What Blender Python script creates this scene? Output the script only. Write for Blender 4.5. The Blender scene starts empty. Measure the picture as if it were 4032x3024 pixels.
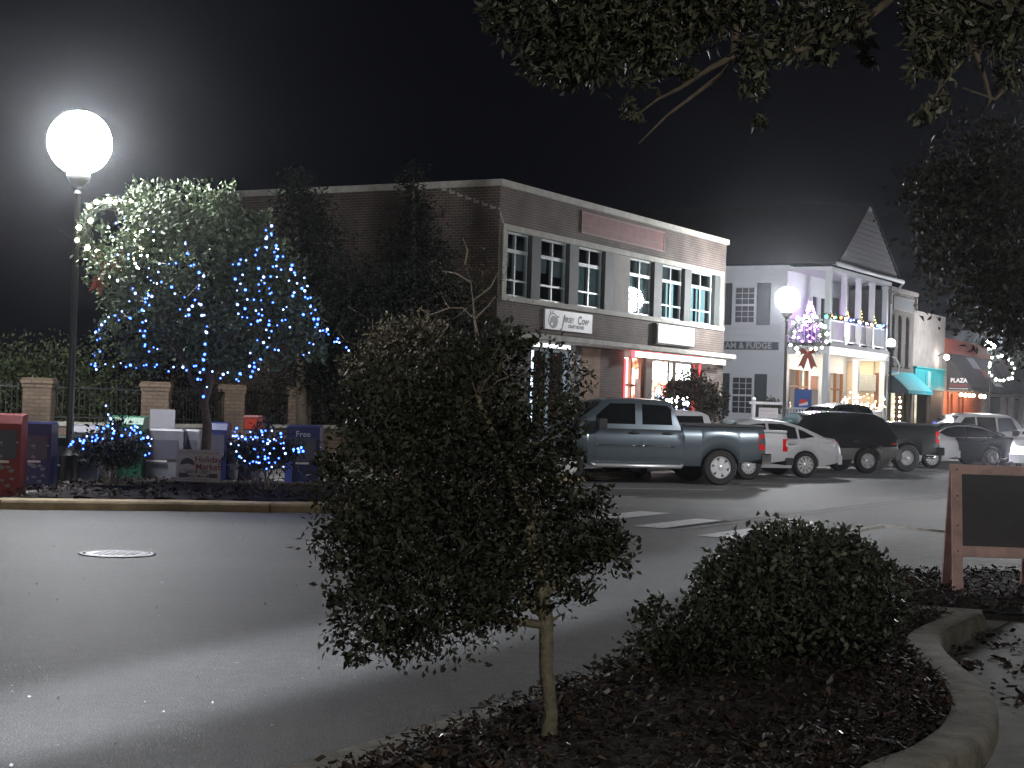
import bpy, bmesh, math, random
import numpy as np
from mathutils import Vector, Matrix
BLOOM = .00042
random.seed(7); RNG = np.random.default_rng(11)
sc = bpy.context.scene; C = sc.collection

# ------------------------------------------------------------------ camera
FPX, IW, IH, HC = 6500.0, 4032, 3024, 1.72
ROLL, PITCH = math.radians(1.78), math.atan(74 / FPX)
cam = bpy.data.cameras.new('camera'); co = bpy.data.objects.new('camera', cam); C.objects.link(co)
cam.sensor_width = 36; cam.lens = 36 * FPX / IW; cam.clip_start = .1; cam.clip_end = 900
co.matrix_world = (Matrix.Translation((0, 0, HC)) @ Matrix.Rotation(math.pi / 2 + PITCH, 4, 'X') @ Matrix.Rotation(ROLL, 4, 'Z'))
sc.camera = co
# ------------------------------------------------------------------ world, exposure
w = bpy.data.worlds.new('World'); sc.world = w; w.use_nodes = True
bg = w.node_tree.nodes['Background']; bg.inputs[0].default_value = (.42, .45, .75, 1); bg.inputs[1].default_value = .0055
sc.view_settings.view_transform = 'Standard'; sc.view_settings.look = 'None'
sc.view_settings.exposure = 0; sc.view_settings.gamma = 1
cy = sc.cycles; cy.use_denoising = True; cy.max_bounces = 5; cy.diffuse_bounces = 2; cy.glossy_bounces = 3
cy.transparent_max_bounces = 12; cy.transmission_bounces = 3; cy.sample_clamp_indirect = 1.5; cy.sample_clamp_direct = 0
cy.caustics_reflective = False; cy.caustics_refractive = False; cy.use_light_tree = True; cy.volume_bounces = 0
try: cy.denoiser = 'OPENIMAGEDENOISE'
except Exception: pass

def lamp(name, kind, loc, energy, col=(1, 1, 1), size=.2, target=None, **k):
    l = bpy.data.lights.new(name, kind); l.energy = energy; l.color = col
    if kind in ('POINT', 'SPOT'): l.shadow_soft_size = size
    o = bpy.data.objects.new(name, l); C.objects.link(o); o.location = loc
    if target is not None:
        o.rotation_euler = (Vector(target) - Vector(loc)).to_track_quat('-Z', 'Y').to_euler()
    for a, b in k.items(): setattr(l, a, b)
    return o
# added fill lights standing in for unseen street lamps behind and beside the camera
lamp('street_or_fill_light', 'POINT', (-17, 3, 6.5), 1700, (1, .96, .88), .3)
lamp('street_or_fill_light', 'POINT', (4.5, -9, 6.0), 3200, (1, .96, .84), .3)
lamp('street_or_fill_light', 'POINT', (11.6, 30.5, 5.6), 2800, (.97, .97, 1), .3)
# added unseen spot, squeezed narrow to throw the pale band along the road
f = lamp('street_or_fill_light', 'SPOT', (-9.8, -6.7, 6.5), 60000, (.86, .9, 1), .3, (-2.1, 9.3, 0), spot_size=math.radians(28), spot_blend=.6)
f.scale = (.17, 1, 1)

# ------------------------------------------------------------------ pixel -> place helpers (view of 2212 px width)
VS = IW / 2212
def ray(u, v):
    x = u * VS - IW / 2; y = -(v * VS - IH / 2); c, s_ = math.cos(ROLL), math.sin(ROLL)
    x, y = x * c - y * s_, x * s_ + y * c
    F = Vector((0, math.cos(PITCH), math.sin(PITCH))); R = Vector((1, 0, 0)); U = R.cross(F)
    d = R * x + U * y + F * FPX
    return d / d.y
def at(u, v, D): return Vector((0, 0, HC)) + ray(u, v) * D
def G(u, v, z=0.0):
    d = ray(u, v); return Vector((0, 0, HC)) + d * ((z - HC) / d.z)
AX, SD, ND = Vector((-.467, 44, 0)), Vector((.4909, .8712, 0)), Vector((-.8712, .4909, 0))
def BL(t, o, z=0.0): return AX + SD * t + ND * o + Vector((0, 0, z))
ANG = math.atan2(.8712, .4909)

# ------------------------------------------------------------------ mesh helpers
class MB:
    def __init__(s, M=None): s.v = []; s.f = []; s.m = []; s.sm = []; s.M = M
    def add(s, vs, fs, m=0, smooth=False):
        b = len(s.v)
        s.v += [tuple((s.M @ Vector(p)) if s.M else p) for p in vs]
        for f in fs: s.f.append([b + i for i in f]); s.m.append(m); s.sm.append(smooth)
        return s
    def box(s, a, b, m=0, M=None):
        x0, y0, z0 = a; x1, y1, z1 = b
        vs = [(x0, y0, z0), (x1, y0, z0), (x1, y1, z0), (x0, y1, z0), (x0, y0, z1), (x1, y0, z1), (x1, y1, z1), (x0, y1, z1)]
        if M: vs = [tuple(M @ Vector(p)) for p in vs]
        return s.add(vs, [(0, 3, 2, 1), (4, 5, 6, 7), (0, 1, 5, 4), (1, 2, 6, 5), (2, 3, 7, 6), (3, 0, 4, 7)], m)
    def quad(s, *p, m=0): return s.add(p, [tuple(range(len(p)))], m)
    def prism(s, poly, z0, z1, m=0, ch=0):          # xy polygon (ccw) upward
        n = len(poly)
        if ch:
            c = Vector((sum(p[0] for p in poly) / n, sum(p[1] for p in poly) / n))
            ins = []
            for i in range(n):
                p = Vector(poly[i][:2]); a = Vector(poly[i - 1][:2]); b = Vector(poly[(i + 1) % n][:2])
                e1 = (p - a).normalized(); e2 = (b - p).normalized(); nn = Vector((-(e1 + e2).y, (e1 + e2).x))
                nn = nn.normalized() if nn.length > 1e-6 else Vector((0, 0)); ins.append(p + nn * ch)
            vs = [(p[0], p[1], z0) for p in poly] + [(p[0], p[1], z1 - ch) for p in poly] + [(p.x, p.y, z1) for p in ins]
            fs = [tuple(range(2 * n, 3 * n)), tuple(reversed(range(n)))]
            for k in (0, 1): fs += [(k * n + i, k * n + (i + 1) % n, (k + 1) * n + (i + 1) % n, (k + 1) * n + i) for i in range(n)]
            return s.add(vs, fs, m)
        vs = [(p[0], p[1], z0) for p in poly] + [(p[0], p[1], z1) for p in poly]
        fs = [tuple(range(n, 2 * n)), tuple(reversed(range(n)))] + [(i, (i + 1) % n, n + (i + 1) % n, n + i) for i in range(n)]
        return s.add(vs, fs, m)
    def tube(s, path, rad, n=8, m=0, cap=True, smooth=True):
        P = [Vector(p) for p in path]; rad = rad if hasattr(rad, '__len__') else [rad] * len(P)
        vs = []; up = Vector((0, 0, 1))
        for i, p in enumerate(P):
            d = (P[min(i + 1, len(P) - 1)] - P[max(i - 1, 0)])
            d = d.normalized() if d.length > 1e-9 else Vector((0, 0, 1))
            a = d.cross(up if abs(d.z) < .95 else Vector((1, 0, 0))).normalized(); b = d.cross(a)
            for k in range(n):
                t = 2 * math.pi * k / n; vs.append(tuple(p + (a * math.cos(t) + b * math.sin(t)) * rad[i]))
        fs = [(i * n + k, i * n + (k + 1) % n, (i + 1) * n + (k + 1) % n, (i + 1) * n + k) for i in range(len(P) - 1) for k in range(n)]
        if cap: fs += [tuple(reversed(range(n))), tuple(range((len(P) - 1) * n, len(P) * n))]
        return s.add(vs, fs, m, smooth)
    def lathe(s, prof, n=24, m=0, M=None, smooth=True):   # prof (r, z)
        vs = []
        for r, z in prof:
            for k in range(n):
                t = 2 * math.pi * k / n; p = Vector((r * math.cos(t), r * math.sin(t), z)); vs.append(tuple(M @ p if M else p))
        fs = [(i * n + k, i * n + (k + 1) % n, (i + 1) * n + (k + 1) % n, (i + 1) * n + k) for i in range(len(prof) - 1) for k in range(n)]
        fs += [tuple(reversed(range(n))), tuple(range((len(prof) - 1) * n, len(prof) * n))]
        return s.add(vs, fs, m, smooth)
    def ball(s, c, r, n=10, m=0, sz=1):
        pr = [(max(1e-4, r * math.sin(math.pi * i / n)), -r * sz * math.cos(math.pi * i / n)) for i in range(n + 1)]
        return s.lathe(pr, max(6, n + 2), m, Matrix.Translation(c))
    def text(s, body, size, M, m=0, ax='CENTER', shear=0, bold=0, sx=1.0):
        cu = bpy.data.curves.new('t', 'FONT'); cu.body = body; cu.size = size; cu.align_x = ax; cu.align_y = 'CENTER'
        cu.shear = shear; cu.offset = bold; cu.resolution_u = 2
        o = bpy.data.objects.new('t', cu); C.objects.link(o)
        bpy.context.view_layer.update()
        me = bpy.data.meshes.new_from_object(o.evaluated_get(bpy.context.evaluated_depsgraph_get()))
        s.add([tuple(M @ Vector((v.co.x * sx, v.co.y, v.co.z))) for v in me.vertices], [tuple(p.vertices) for p in me.polygons], m)
        C.objects.unlink(o); bpy.data.objects.remove(o); bpy.data.meshes.remove(me)
        return s
    def build(s, name, mats, parent=None, loc=None, rz=None, sharp=None):
        me = bpy.data.meshes.new(name); me.from_pydata(s.v, [], s.f)
        for mt in (mats if isinstance(mats, (list, tuple)) else [mats]): me.materials.append(mt)
        me.polygons.foreach_set('material_index', s.m); me.polygons.foreach_set('use_smooth', s.sm)
        me.validate(); me.update()
        if sharp:
            bm = bmesh.new(); bm.from_mesh(me)
            for e in bm.edges:
                if len(e.link_faces) == 2 and e.calc_face_angle(0) > math.radians(sharp): e.smooth = False
            bm.to_mesh(me); bm.free()
        o = bpy.data.objects.new(name, me); C.objects.link(o)
        if parent: o.parent = parent
        if loc is not None: o.location = loc
        if rz is not None: o.rotation_euler.z = rz
        return o
def empty(name, loc, rz=0):
    o = bpy.data.objects.new(name, None); C.objects.link(o); o.location = loc; o.rotation_euler.z = rz; o.empty_display_size = .2
    return o
def tag(o, label=None, cat=None, group=None, kind=None):
    if label: o['label'] = label
    if cat: o['category'] = cat
    if group: o['group'] = group
    if kind: o['kind'] = kind
    return o
def struct(o): o['kind'] = 'structure'; return o
def kids(o): return [c for c in bpy.data.objects if c.parent == o]
def copy_tree(o, loc=None, rz=None, parent=None):
    c = o.copy(); C.objects.link(c); c.parent = parent
    for ch in kids(o): copy_tree(ch, parent=c)
    if loc is not None: c.location = loc
    if rz is not None: c.rotation_euler.z = rz
    return c

# ------------------------------------------------------------------ materials
def mat(name, col, rough=.6, metal=0, var=.0, vscale=5, col2=None, bump=0, bscale=60, spec=.5, emit=None, es=0, coat=0, island=0, trans=0, coord='Object'):
    m = bpy.data.materials.new(name); m.use_nodes = True; nt = m.node_tree; N = nt.nodes; L = nt.links
    b = N['Principled BSDF']; b.inputs['Base Color'].default_value = (*col, 1); b.inputs['Roughness'].default_value = rough
    b.inputs['Metallic'].default_value = metal; b.inputs['Specular IOR Level'].default_value = spec; b.inputs['Coat Weight'].default_value = coat
    b.inputs['Coat Roughness'].default_value = .05
    if trans: b.inputs['Transmission Weight'].default_value = trans
    if emit: b.inputs['Emission Color'].default_value = (*emit, 1); b.inputs['Emission Strength'].default_value = es
    tc = N.new('ShaderNodeTexCoord')
    if var or col2:
        n = N.new('ShaderNodeTexNoise'); n.inputs['Scale'].default_value = vscale; n.inputs['Detail'].default_value = 6; n.inputs['Roughness'].default_value = .65
        L.new(tc.outputs[coord], n.inputs['Vector'])
        mx = N.new('ShaderNodeMix'); mx.data_type = 'RGBA'
        c2 = col2 or tuple(c * (1 - var) for c in col)
        mx.inputs[6].default_value = (*col, 1) if col2 else (*[min(1, c * (1 + var)) for c in col], 1); mx.inputs[7].default_value = (*c2, 1)
        r = N.new('ShaderNodeMapRange'); r.inputs[1].default_value = .32; r.inputs[2].default_value = .68
        L.new(n.outputs[0], r.inputs[0]); L.new(r.outputs[0], mx.inputs[0]); out = mx.outputs[2]
        if island:
            g = N.new('ShaderNodeNewGeometry'); hv = N.new('ShaderNodeHueSaturation'); mr = N.new('ShaderNodeMapRange')
            mr.inputs[3].default_value = 1 - island; mr.inputs[4].default_value = 1 + island
            L.new(g.outputs['Random Per Island'], mr.inputs[0]); L.new(mr.outputs[0], hv.inputs['Value']); L.new(out, hv.inputs['Color']); out = hv.outputs[0]
        L.new(out, b.inputs['Base Color'])
    if bump:
        n2 = N.new('ShaderNodeTexNoise'); n2.inputs['Scale'].default_value = bscale; n2.inputs['Detail'].default_value = 5
        L.new(tc.outputs[coord], n2.inputs['Vector'])
        bp = N.new('ShaderNodeBump'); bp.inputs['Strength'].default_value = bump; bp.inputs['Distance'].default_value = .02
        L.new(n2.outputs[0], bp.inputs['Height']); L.new(bp.outputs[0], b.inputs['Normal'])
    return m
def emis(name, col, s, sample=None):
    m = bpy.data.materials.new(name); m.use_nodes = True; nt = m.node_tree; nt.nodes.clear()
    o = nt.nodes.new('ShaderNodeOutputMaterial'); e = nt.nodes.new('ShaderNodeEmission'); e.inputs[0].default_value = (*col, 1); e.inputs[1].default_value = s
    nt.links.new(e.outputs[0], o.inputs[0])
    if sample: m.cycles.emission_sampling = sample
    return m
def glow_room(name, stops, s, scale=3.0, stretch=(1, 1, 1)):
    """a lit shop interior seen through its window: blotchy goods and lights"""
    m = bpy.data.materials.new(name); m.use_nodes = True; nt = m.node_tree; N = nt.nodes; L = nt.links; N.clear()
    o = N.new('ShaderNodeOutputMaterial'); e = N.new('ShaderNodeEmission'); e.inputs[1].default_value = s
    tc = N.new('ShaderNodeTexCoord'); mp = N.new('ShaderNodeMapping'); mp.inputs['Scale'].default_value = stretch
    v = N.new('ShaderNodeTexVoronoi'); v.inputs['Scale'].default_value = scale; n = N.new('ShaderNodeTexNoise'); n.inputs['Scale'].default_value = scale * 1.7; n.inputs['Detail'].default_value = 8
    mx = N.new('ShaderNodeMix'); mx.data_type = 'RGBA'; mx.inputs[0].default_value = .35
    cr = N.new('ShaderNodeValToRGB'); cr.color_ramp.interpolation = 'LINEAR'
    L.new(tc.outputs['Object'], mp.inputs[0]); L.new(mp.outputs[0], v.inputs['Vector']); L.new(mp.outputs[0], n.inputs['Vector'])
    L.new(n.outputs[0], mx.inputs[6]); L.new(v.outputs['Color'], mx.inputs[7]); L.new(mx.outputs[2], cr.inputs[0])
    for i, (p, c) in enumerate(stops):
        el = cr.color_ramp.elements[i] if i < 2 else cr.color_ramp.elements.new(p)
        el.position = p; el.color = (*c, 1)
    L.new(cr.outputs[0], e.inputs[0]); L.new(e.outputs[0], o.inputs[0])
    return m
def brick(name, c1, c2, mortar, sc_=1.0, bw=.22, bh=.075, ms=.012, swap=False, plane='xz'):
    m = mat(name, c1, .85); nt = m.node_tree; N = nt.nodes; L = nt.links; b = N['Principled BSDF']
    tc = N.new('ShaderNodeTexCoord'); sp = N.new('ShaderNodeSeparateXYZ'); cb = N.new('ShaderNodeCombineXYZ')
    L.new(tc.outputs['Object'], sp.inputs[0])
    ad = N.new('ShaderNodeMath'); ad.operation = 'ADD'; L.new(sp.outputs[0], ad.inputs[0]); L.new(sp.outputs[1], ad.inputs[1])
    L.new(ad.outputs[0], cb.inputs[0]); L.new(sp.outputs[2], cb.inputs[1])
    t = N.new('ShaderNodeTexBrick'); L.new(cb.outputs[0], t.inputs['Vector']); t.inputs['Scale'].default_value = 1
    t.inputs['Brick Width'].default_value = bw; t.inputs['Row Height'].default_value = bh; t.inputs['Mortar Size'].default_value = ms; t.inputs['Mortar Smooth'].default_value = .3
    t.inputs['Color1'].default_value = (*c1, 1); t.inputs['Color2'].default_value = (*c2, 1); t.inputs['Mortar'].default_value = (*mortar, 1); t.inputs['Bias'].default_value = -.2
    n = N.new('ShaderNodeTexNoise'); n.inputs['Scale'].default_value = 1.3; n.inputs['Detail'].default_value = 7; L.new(tc.outputs['Object'], n.inputs['Vector'])
    mr = N.new('ShaderNodeMapRange'); mr.inputs[1].default_value = .3; mr.inputs[2].default_value = .7; mr.inputs[3].default_value = .65; mr.inputs[4].default_value = 1.25
    L.new(n.outputs[0], mr.inputs[0]); hv = N.new('ShaderNodeHueSaturation'); L.new(mr.outputs[0], hv.inputs['Value']); L.new(t.outputs['Color'], hv.inputs['Color'])
    L.new(hv.outputs[0], b.inputs['Base Color'])
    bp = N.new('ShaderNodeBump'); bp.inputs['Strength'].default_value = .7; bp.inputs['Distance'].default_value = .012; bp.invert = True
    L.new(t.outputs['Fac'], bp.inputs['Height']); L.new(bp.outputs[0], b.inputs['Normal'])
    return m
def siding(name, col, h=.13):
    m = mat(name, col, .55); nt = m.node_tree; N = nt.nodes; L = nt.links
    tc = N.new('ShaderNodeTexCoord'); wv = N.new('ShaderNodeTexWave'); wv.wave_type = 'BANDS'; wv.bands_direction = 'Z'; wv.wave_profile = 'SAW'
    wv.inputs['Scale'].default_value = 1 / h / 3.1416 * .5 * 1.0; L.new(tc.outputs['Object'], wv.inputs['Vector'])
    bp = N.new('ShaderNodeBump'); bp.inputs['Strength'].default_value = 1; bp.inputs['Distance'].default_value = .03; L.new(wv.outputs['Fac'], bp.inputs['Height'])
    L.new(bp.outputs[0], N['Principled BSDF'].inputs['Normal'])
    return m

def asphalt():
    m = mat('asphalt', (.1, .1, .1), .62); nt = m.node_tree; N = nt.nodes; L = nt.links; b = N['Principled BSDF']
    tc = N.new('ShaderNodeTexCoord')
    def noise(s, d=6, st=None):
        n = N.new('ShaderNodeTexNoise'); n.inputs['Scale'].default_value = s; n.inputs['Detail'].default_value = d; n.inputs['Roughness'].default_value = .6
        if st:
            mp = N.new('ShaderNodeMapping'); mp.inputs['Rotation'].default_value = (0, 0, -ANG); mp.inputs['Scale'].default_value = st
            L.new(tc.outputs['Object'], mp.inputs[0]); L.new(mp.outputs[0], n.inputs['Vector'])
        else: L.new(tc.outputs['Object'], n.inputs['Vector'])
        return n
    big = noise(.5, 5, (.25, 1, 1)); fine = noise(45, 3); grit = noise(110, 2); midn = noise(9, 4)
    def mr(src, a, b_, c, d):
        r = N.new('ShaderNodeMapRange'); r.inputs[1].default_value = a; r.inputs[2].default_value = b_; r.inputs[3].default_value = c; r.inputs[4].default_value = d
        L.new(src, r.inputs[0]); return r.outputs[0]
    def mul(a, b_):
        q = N.new('ShaderNodeMath'); q.operation = 'MULTIPLY'; L.new(a, q.inputs[0]); L.new(b_, q.inputs[1]); return q.outputs[0]
    v = mul(mul(mul(mr(midn.outputs[0], .3, .7, .8, 1.2), mr(big.outputs[0], .3, .7, .8, 1.15)), mr(fine.outputs[0], .35, .65, .5, 1.5)), mr(grit.outputs[0], .4, .7, .35, 2.6))
    hs = N.new('ShaderNodeHueSaturation'); hs.inputs['Color'].default_value = (.1, .1, .097, 1); L.new(v, hs.inputs['Value']); L.new(hs.outputs[0], b.inputs['Base Color'])
    L.new(mr(fine.outputs[0], .3, .7, .5, .8), b.inputs['Roughness'])
    bp = N.new('ShaderNodeBump'); bp.inputs['Strength'].default_value = .8; bp.inputs['Distance'].default_value = .006; L.new(grit.outputs[0], bp.inputs['Height']); L.new(bp.outputs[0], b.inputs['Normal'])
    return m
M_asphalt = asphalt()
M_concrete = mat('concrete', (.22, .22, .21), .8, var=.25, vscale=6, bump=.25, bscale=90)
M_kerb = mat('kerb_concrete', (.25, .235, .2), .85, var=.45, vscale=5, bump=.6, bscale=45)
M_kerb_y = mat('kerb_lit_yellow', (.42, .32, .19), .8, var=.3, vscale=3, bump=.3, bscale=60)  # yellowish light on the kerb is put into its colour
M_mark = mat('road_paint', (.6, .6, .6), .6, var=.4, vscale=14, bump=.2)
M_markw = mat('road_paint_worn', (.2, .2, .2), .7, var=.4, vscale=9, bump=.2)
M_soil = mat('dark_soil', (.018, .013, .011), .95, var=.5, vscale=30, bump=.8, bscale=40)
M_bark = mat('bark_chip', (.045, .032, .028), .6, spec=.15, var=.6, vscale=8, island=.8)
M_litter = mat('dead_leaf', (.12, .095, .075), .35, var=.5, vscale=8, island=.7)
M_brick = brick('red_brown_brick', (.088, .058, .047), (.062, .048, .041), (.15, .14, .125))
M_brick_lit = brick('shop_lit_brick', (.30, .17, .1), (.24, .13, .08), (.26, .22, .18))  # the shop's orange light is put into this brick colour
M_brickp = brick('pillar_brick', (.19, .13, .09), (.14, .10, .072), (.11, .095, .075), bw=.22, bh=.08)
M_brickd = brick('dark_brick', (.1, .085, .075), (.075, .065, .06), (.12, .11, .1))
M_stone = mat('cast_stone', (.36, .35, .31), .8, var=.25, vscale=3, bump=.2)
M_stucco = mat('grey_stucco', (.27, .26, .24), .85, var=.12, vscale=2, bump=.2, bscale=40)
M_stucco2 = mat('pale_stucco', (.2, .18, .17), .85, var=.25, vscale=1.5, bump=.3, bscale=20)
M_frame = mat('window_frame_grey', (.32, .36, .36), .4)
M_white = mat('white_paint', (.62, .64, .68), .45, var=.05, vscale=4)
M_whites = siding('white_siding', (.6, .63, .68))
M_shutter = mat('slate_shutter', (.05, .065, .075), .5, var=.1, vscale=20)
M_roof = mat('dark_shingle', (.007, .007, .008), 1, var=.3, vscale=12)
M_glass = mat('dark_glass', (.012, .018, .02), .04, spec=.8)
M_glassb = mat('car_glass', (.006, .007, .008), .06, spec=.7)
M_blind = mat('window_blind', (.16, .19, .2), .6, var=.1, vscale=3)
M_black = mat('black_metal', (.015, .016, .015), .45, spec=.6)
M_bronze = mat('dark_bronze', (.045, .03, .022), .6, var=.3, vscale=4)
M_tyre = mat('tyre_rubber', (.014, .014, .014), .7)
M_chrome = mat('chrome', (.7, .7, .7), .12, metal=1)
M_alloy = mat('alloy', (.72, .72, .72), .3, metal=.35)
M_dark = mat('dark_trim', (.02, .02, .02), .5)
M_redlens = mat('red_lens', (.45, .012, .012), .15, spec=.8, emit=(1, .02, .02), es=.12)
M_clear = mat('clear_lens', (.6, .6, .62), .08, spec=.9)
M_trunk = mat('tree_bark', (.12, .095, .07), .9, var=.4, vscale=20, bump=.6, bscale=40)
M_trunkp = mat('pale_bark', (.2, .175, .125), .85, var=.35, vscale=25, bump=.6, bscale=60)
def leafmat(name, c, c2, isl=.5, rough=.42, spec=.5): return mat(name, c, rough, col2=c2, vscale=1.6, island=isl, spec=spec)
M_leafn = leafmat('leaf_dark', (.05, .055, .033), (.02, .024, .015), .65, .55, .3)
M_leafb = leafmat('leaf_holly', (.085, .1, .065), (.045, .055, .036), .6, .45, .4)
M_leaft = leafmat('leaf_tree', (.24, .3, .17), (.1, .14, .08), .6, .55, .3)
M_leafo = leafmat('leaf_oak', (.085, .088, .055), (.04, .043, .028), .6, .5)
M_leafbr = leafmat('leaf_brown', (.10, .08, .05), (.04, .035, .022), .6, .7, .2)
M_leafc = leafmat('cedar', (.013, .016, .012), (.007, .009, .007), .4, .8, .2)
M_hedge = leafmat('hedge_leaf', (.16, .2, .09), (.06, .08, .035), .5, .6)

# ------------------------------------------------------------------ leaves
def leaf_cloud(name, blobs, n, size, m, parent=None, seed=1, clump=26, spread=.16, aspect=.5, shell=.45, hang=0.0, loc=None, twigs=0):
    """blobs: (x,y,z,rx,ry,rz). leaves gathered in clumps through the volume."""
    r = np.random.default_rng(seed); B = np.array(blobs, float)
    vol = B[:, 3] * B[:, 4] * B[:, 5]; pr = vol ** .75; pr /= pr.sum(); nc = max(1, n // clump)
    bi = r.choice(len(B), nc, p=pr); d = r.normal(size=(nc, 3)); d /= np.linalg.norm(d, axis=1)[:, None]
    rad = r.random(nc) ** shell
    cc = B[bi, :3] + d * B[bi, 3:6] * rad[:, None]
    cs = B[bi, 3:6].mean(1) * spread * (.6 + .8 * r.random(nc))
    idx = np.repeat(np.arange(nc), clump); k = len(idx)
    cen = cc[idx] + np.clip(r.normal(size=(k, 3)), -1.7, 1.7) * cs[idx][:, None]
    out = (cen - B[bi[idx], :3]) / B[bi[idx], 3:6]
    ax = r.normal(size=(k, 3)) * .8 + out * .7; ax[:, 2] -= hang; ax /= np.linalg.norm(ax, axis=1)[:, None] + 1e-9
    sd = np.cross(ax, r.normal(size=(k, 3))); sd /= np.linalg.norm(sd, axis=1)[:, None] + 1e-9
    nm = np.cross(ax, sd); L = size * (.55 + .9 * r.random(k))[:, None]; W_ = L * aspect * .5
    a = cen - ax * L * .5; t = cen + ax * L * .5 - nm * L * .12; p = cen + sd * W_ + nm * W_ * .35; q = cen - sd * W_ + nm * W_ * .35
    V_ = np.stack([a, p, t, q], 1).reshape(-1, 3)
    me = bpy.data.meshes.new(name); me.vertices.add(4 * k); me.vertices.foreach_set('co', V_.ravel())
    me.loops.add(4 * k); me.loops.foreach_set('vertex_index', np.arange(4 * k)); me.polygons.add(k)
    me.polygons.foreach_set('loop_start', np.arange(0, 4 * k, 4)); me.polygons.foreach_set('loop_total', np.full(k, 4))
    me.update(); me.materials.append(m)
    o = bpy.data.objects.new(name, me); C.objects.link(o)
    if parent: o.parent = parent
    if loc is not None: o.location = loc
    if twigs:
        tw = MB(); rt = random.Random(seed)
        for i in range(0, nc, max(1, nc // twigs)):
            a = Vector(cc[i]); b2 = Vector(B[bi[i], :3]) * .75 + Vector(cc[rt.randrange(nc)]) * .25; d = (b2 - a); d = d * min(1, float(B[bi[i], 3]) * .9 / max(d.length, .01))
            m1 = a + d * .5 + Vector((rt.gauss(0, 1), rt.gauss(0, 1), rt.gauss(0, 1))) * d.length * .1; e = a - d * .25
            tw.tube([tuple(a + d), tuple(m1), tuple(a), tuple(e)], [size * .11, size * .07, size * .045, size * .02], 4, cap=False)
        tw.build('twigs', M_trunk, parent)['kind'] = 'stuff'
    return o
def scatter(name, poly_fn, n, size, m, z, seed, flat=.5, aspect=.35, zj=.02):
    r = np.random.default_rng(seed); pts = []
    while len(pts) < n:
        p = poly_fn(r)
        if p is not None: pts.append(p)
    cen = np.array([(p[0], p[1], z) for p in pts]); cen[:, 2] += r.random(n) * zj
    ax = r.normal(size=(n, 3)); ax[:, 2] *= flat; ax /= np.linalg.norm(ax, axis=1)[:, None]
    rn = r.normal(size=(n, 3)) * .5; rn[:, 2] += 1; sd = np.cross(ax, rn); sd /= np.linalg.norm(sd, axis=1)[:, None]
    L = size * (.4 + 1.1 * r.random(n))[:, None]; W_ = L * aspect * (.6 + .8 * r.random(n))[:, None]
    V_ = np.stack([cen - ax * L * .5 - sd * W_ * .5, cen + ax * L * .5 - sd * W_ * .4, cen + ax * L * .45 + sd * W_ * .5, cen - ax * L * .5 + sd * W_ * .4], 1).reshape(-1, 3)
    me = bpy.data.meshes.new(name); me.vertices.add(4 * n); me.vertices.foreach_set('co', V_.ravel())
    me.loops.add(4 * n); me.loops.foreach_set('vertex_index', np.arange(4 * n)); me.polygons.add(n)
    me.polygons.foreach_set('loop_start', np.arange(0, 4 * n, 4)); me.polygons.foreach_set('loop_total', np.full(n, 4))
    me.update(); me.materials.append(m); o = bpy.data.objects.new(name, me); C.objects.link(o); return o
def inpoly(x, y, P):
    c = False; j = len(P) - 1
    for i in range(len(P)):
        if (P[i][1] > y) != (P[j][1] > y) and x < (P[j][0] - P[i][0]) * (y - P[i][1]) / (P[j][1] - P[i][1]) + P[i][0]: c = not c
        j = i
    return c
def polysampler(P, bias=0):
    x0, x1 = min(p[0] for p in P), max(p[0] for p in P); y0, y1 = min(p[1] for p in P), max(p[1] for p in P)
    def fn(r):
        x = x0 + r.random() * (x1 - x0); y = y0 + (r.random() ** (1 + bias)) * (y1 - y0)
        return (x, y) if inpoly(x, y, P) else None
    return fn
def branches(mb, base, tips, r0, seed=0, m=0, n=6, wob=.06):
    rr = random.Random(seed); base = Vector(base)
    for t in tips:
        t = Vector(t); P = []
        for i in range(6):
            k = i / 5; p = base.lerp(t, k); p.z -= math.sin(k * math.pi) * (t - base).length * .08
            p += Vector((rr.gauss(0, 1), rr.gauss(0, 1), rr.gauss(0, 1))) * wob * (t - base).length * (0 if i in (0,) else .6)
            P.append(p)
        mb.tube(P, [r0 * (1 - .82 * i / 5) for i in range(6)], n, m)

# ================================================================== GROUND
mb = MB(); mb.quad((-200, -60, -.03), (300, -60, -.03), (300, 320, -.03), (-200, 320, -.03))
struct(mb.build('ground', M_soil))
# road: one sheet bounded by the far kerb line, finely cut near the camera
mb = MB(); a, b_, c_, d_ = BL(-75, -3.6), BL(140, -3.6), BL(140, -40), BL(-75, -40)
mb.quad(a, d_, c_, b_); 
mb.quad(BL(-75, -3.6), BL(0, -3.6), BL(0, 30), BL(-75, 30), m=0)
for f_ in mb.f: pass
struct(mb.build('road', M_asphalt))
# far pavement along the shops
mb = MB()
mb.prism([tuple(BL(-2, -3.45))[:2], tuple(BL(120, -3.45))[:2], tuple(BL(120, 12))[:2], tuple(BL(-2, 12))[:2]], -.02, .14)
struct(mb.build('pavement', M_concrete))
mb = MB(); mb.prism([tuple(BL(-2, -3.62))[:2], tuple(BL(120, -3.62))[:2], tuple(BL(120, -3.455))[:2], tuple(BL(-2, -3.455))[:2]], -.02, .15)
struct(mb.build('kerb', M_kerb))
# left plaza pavement behind the planted island
LP = [(-14, 23.6), (-7.35, 23.84), (-7.1, 26.6), (-6.3, 28.3), (-2.6, 29.2), (-1.2, 31), (.6, 40.6), (-6, 46), (-30, 46), (-30, 23.4)]
mb = MB(); mb.prism([(p[0], p[1]) for p in LP], -.02, .13); struct(mb.build('plaza_pavement', M_concrete))
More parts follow.
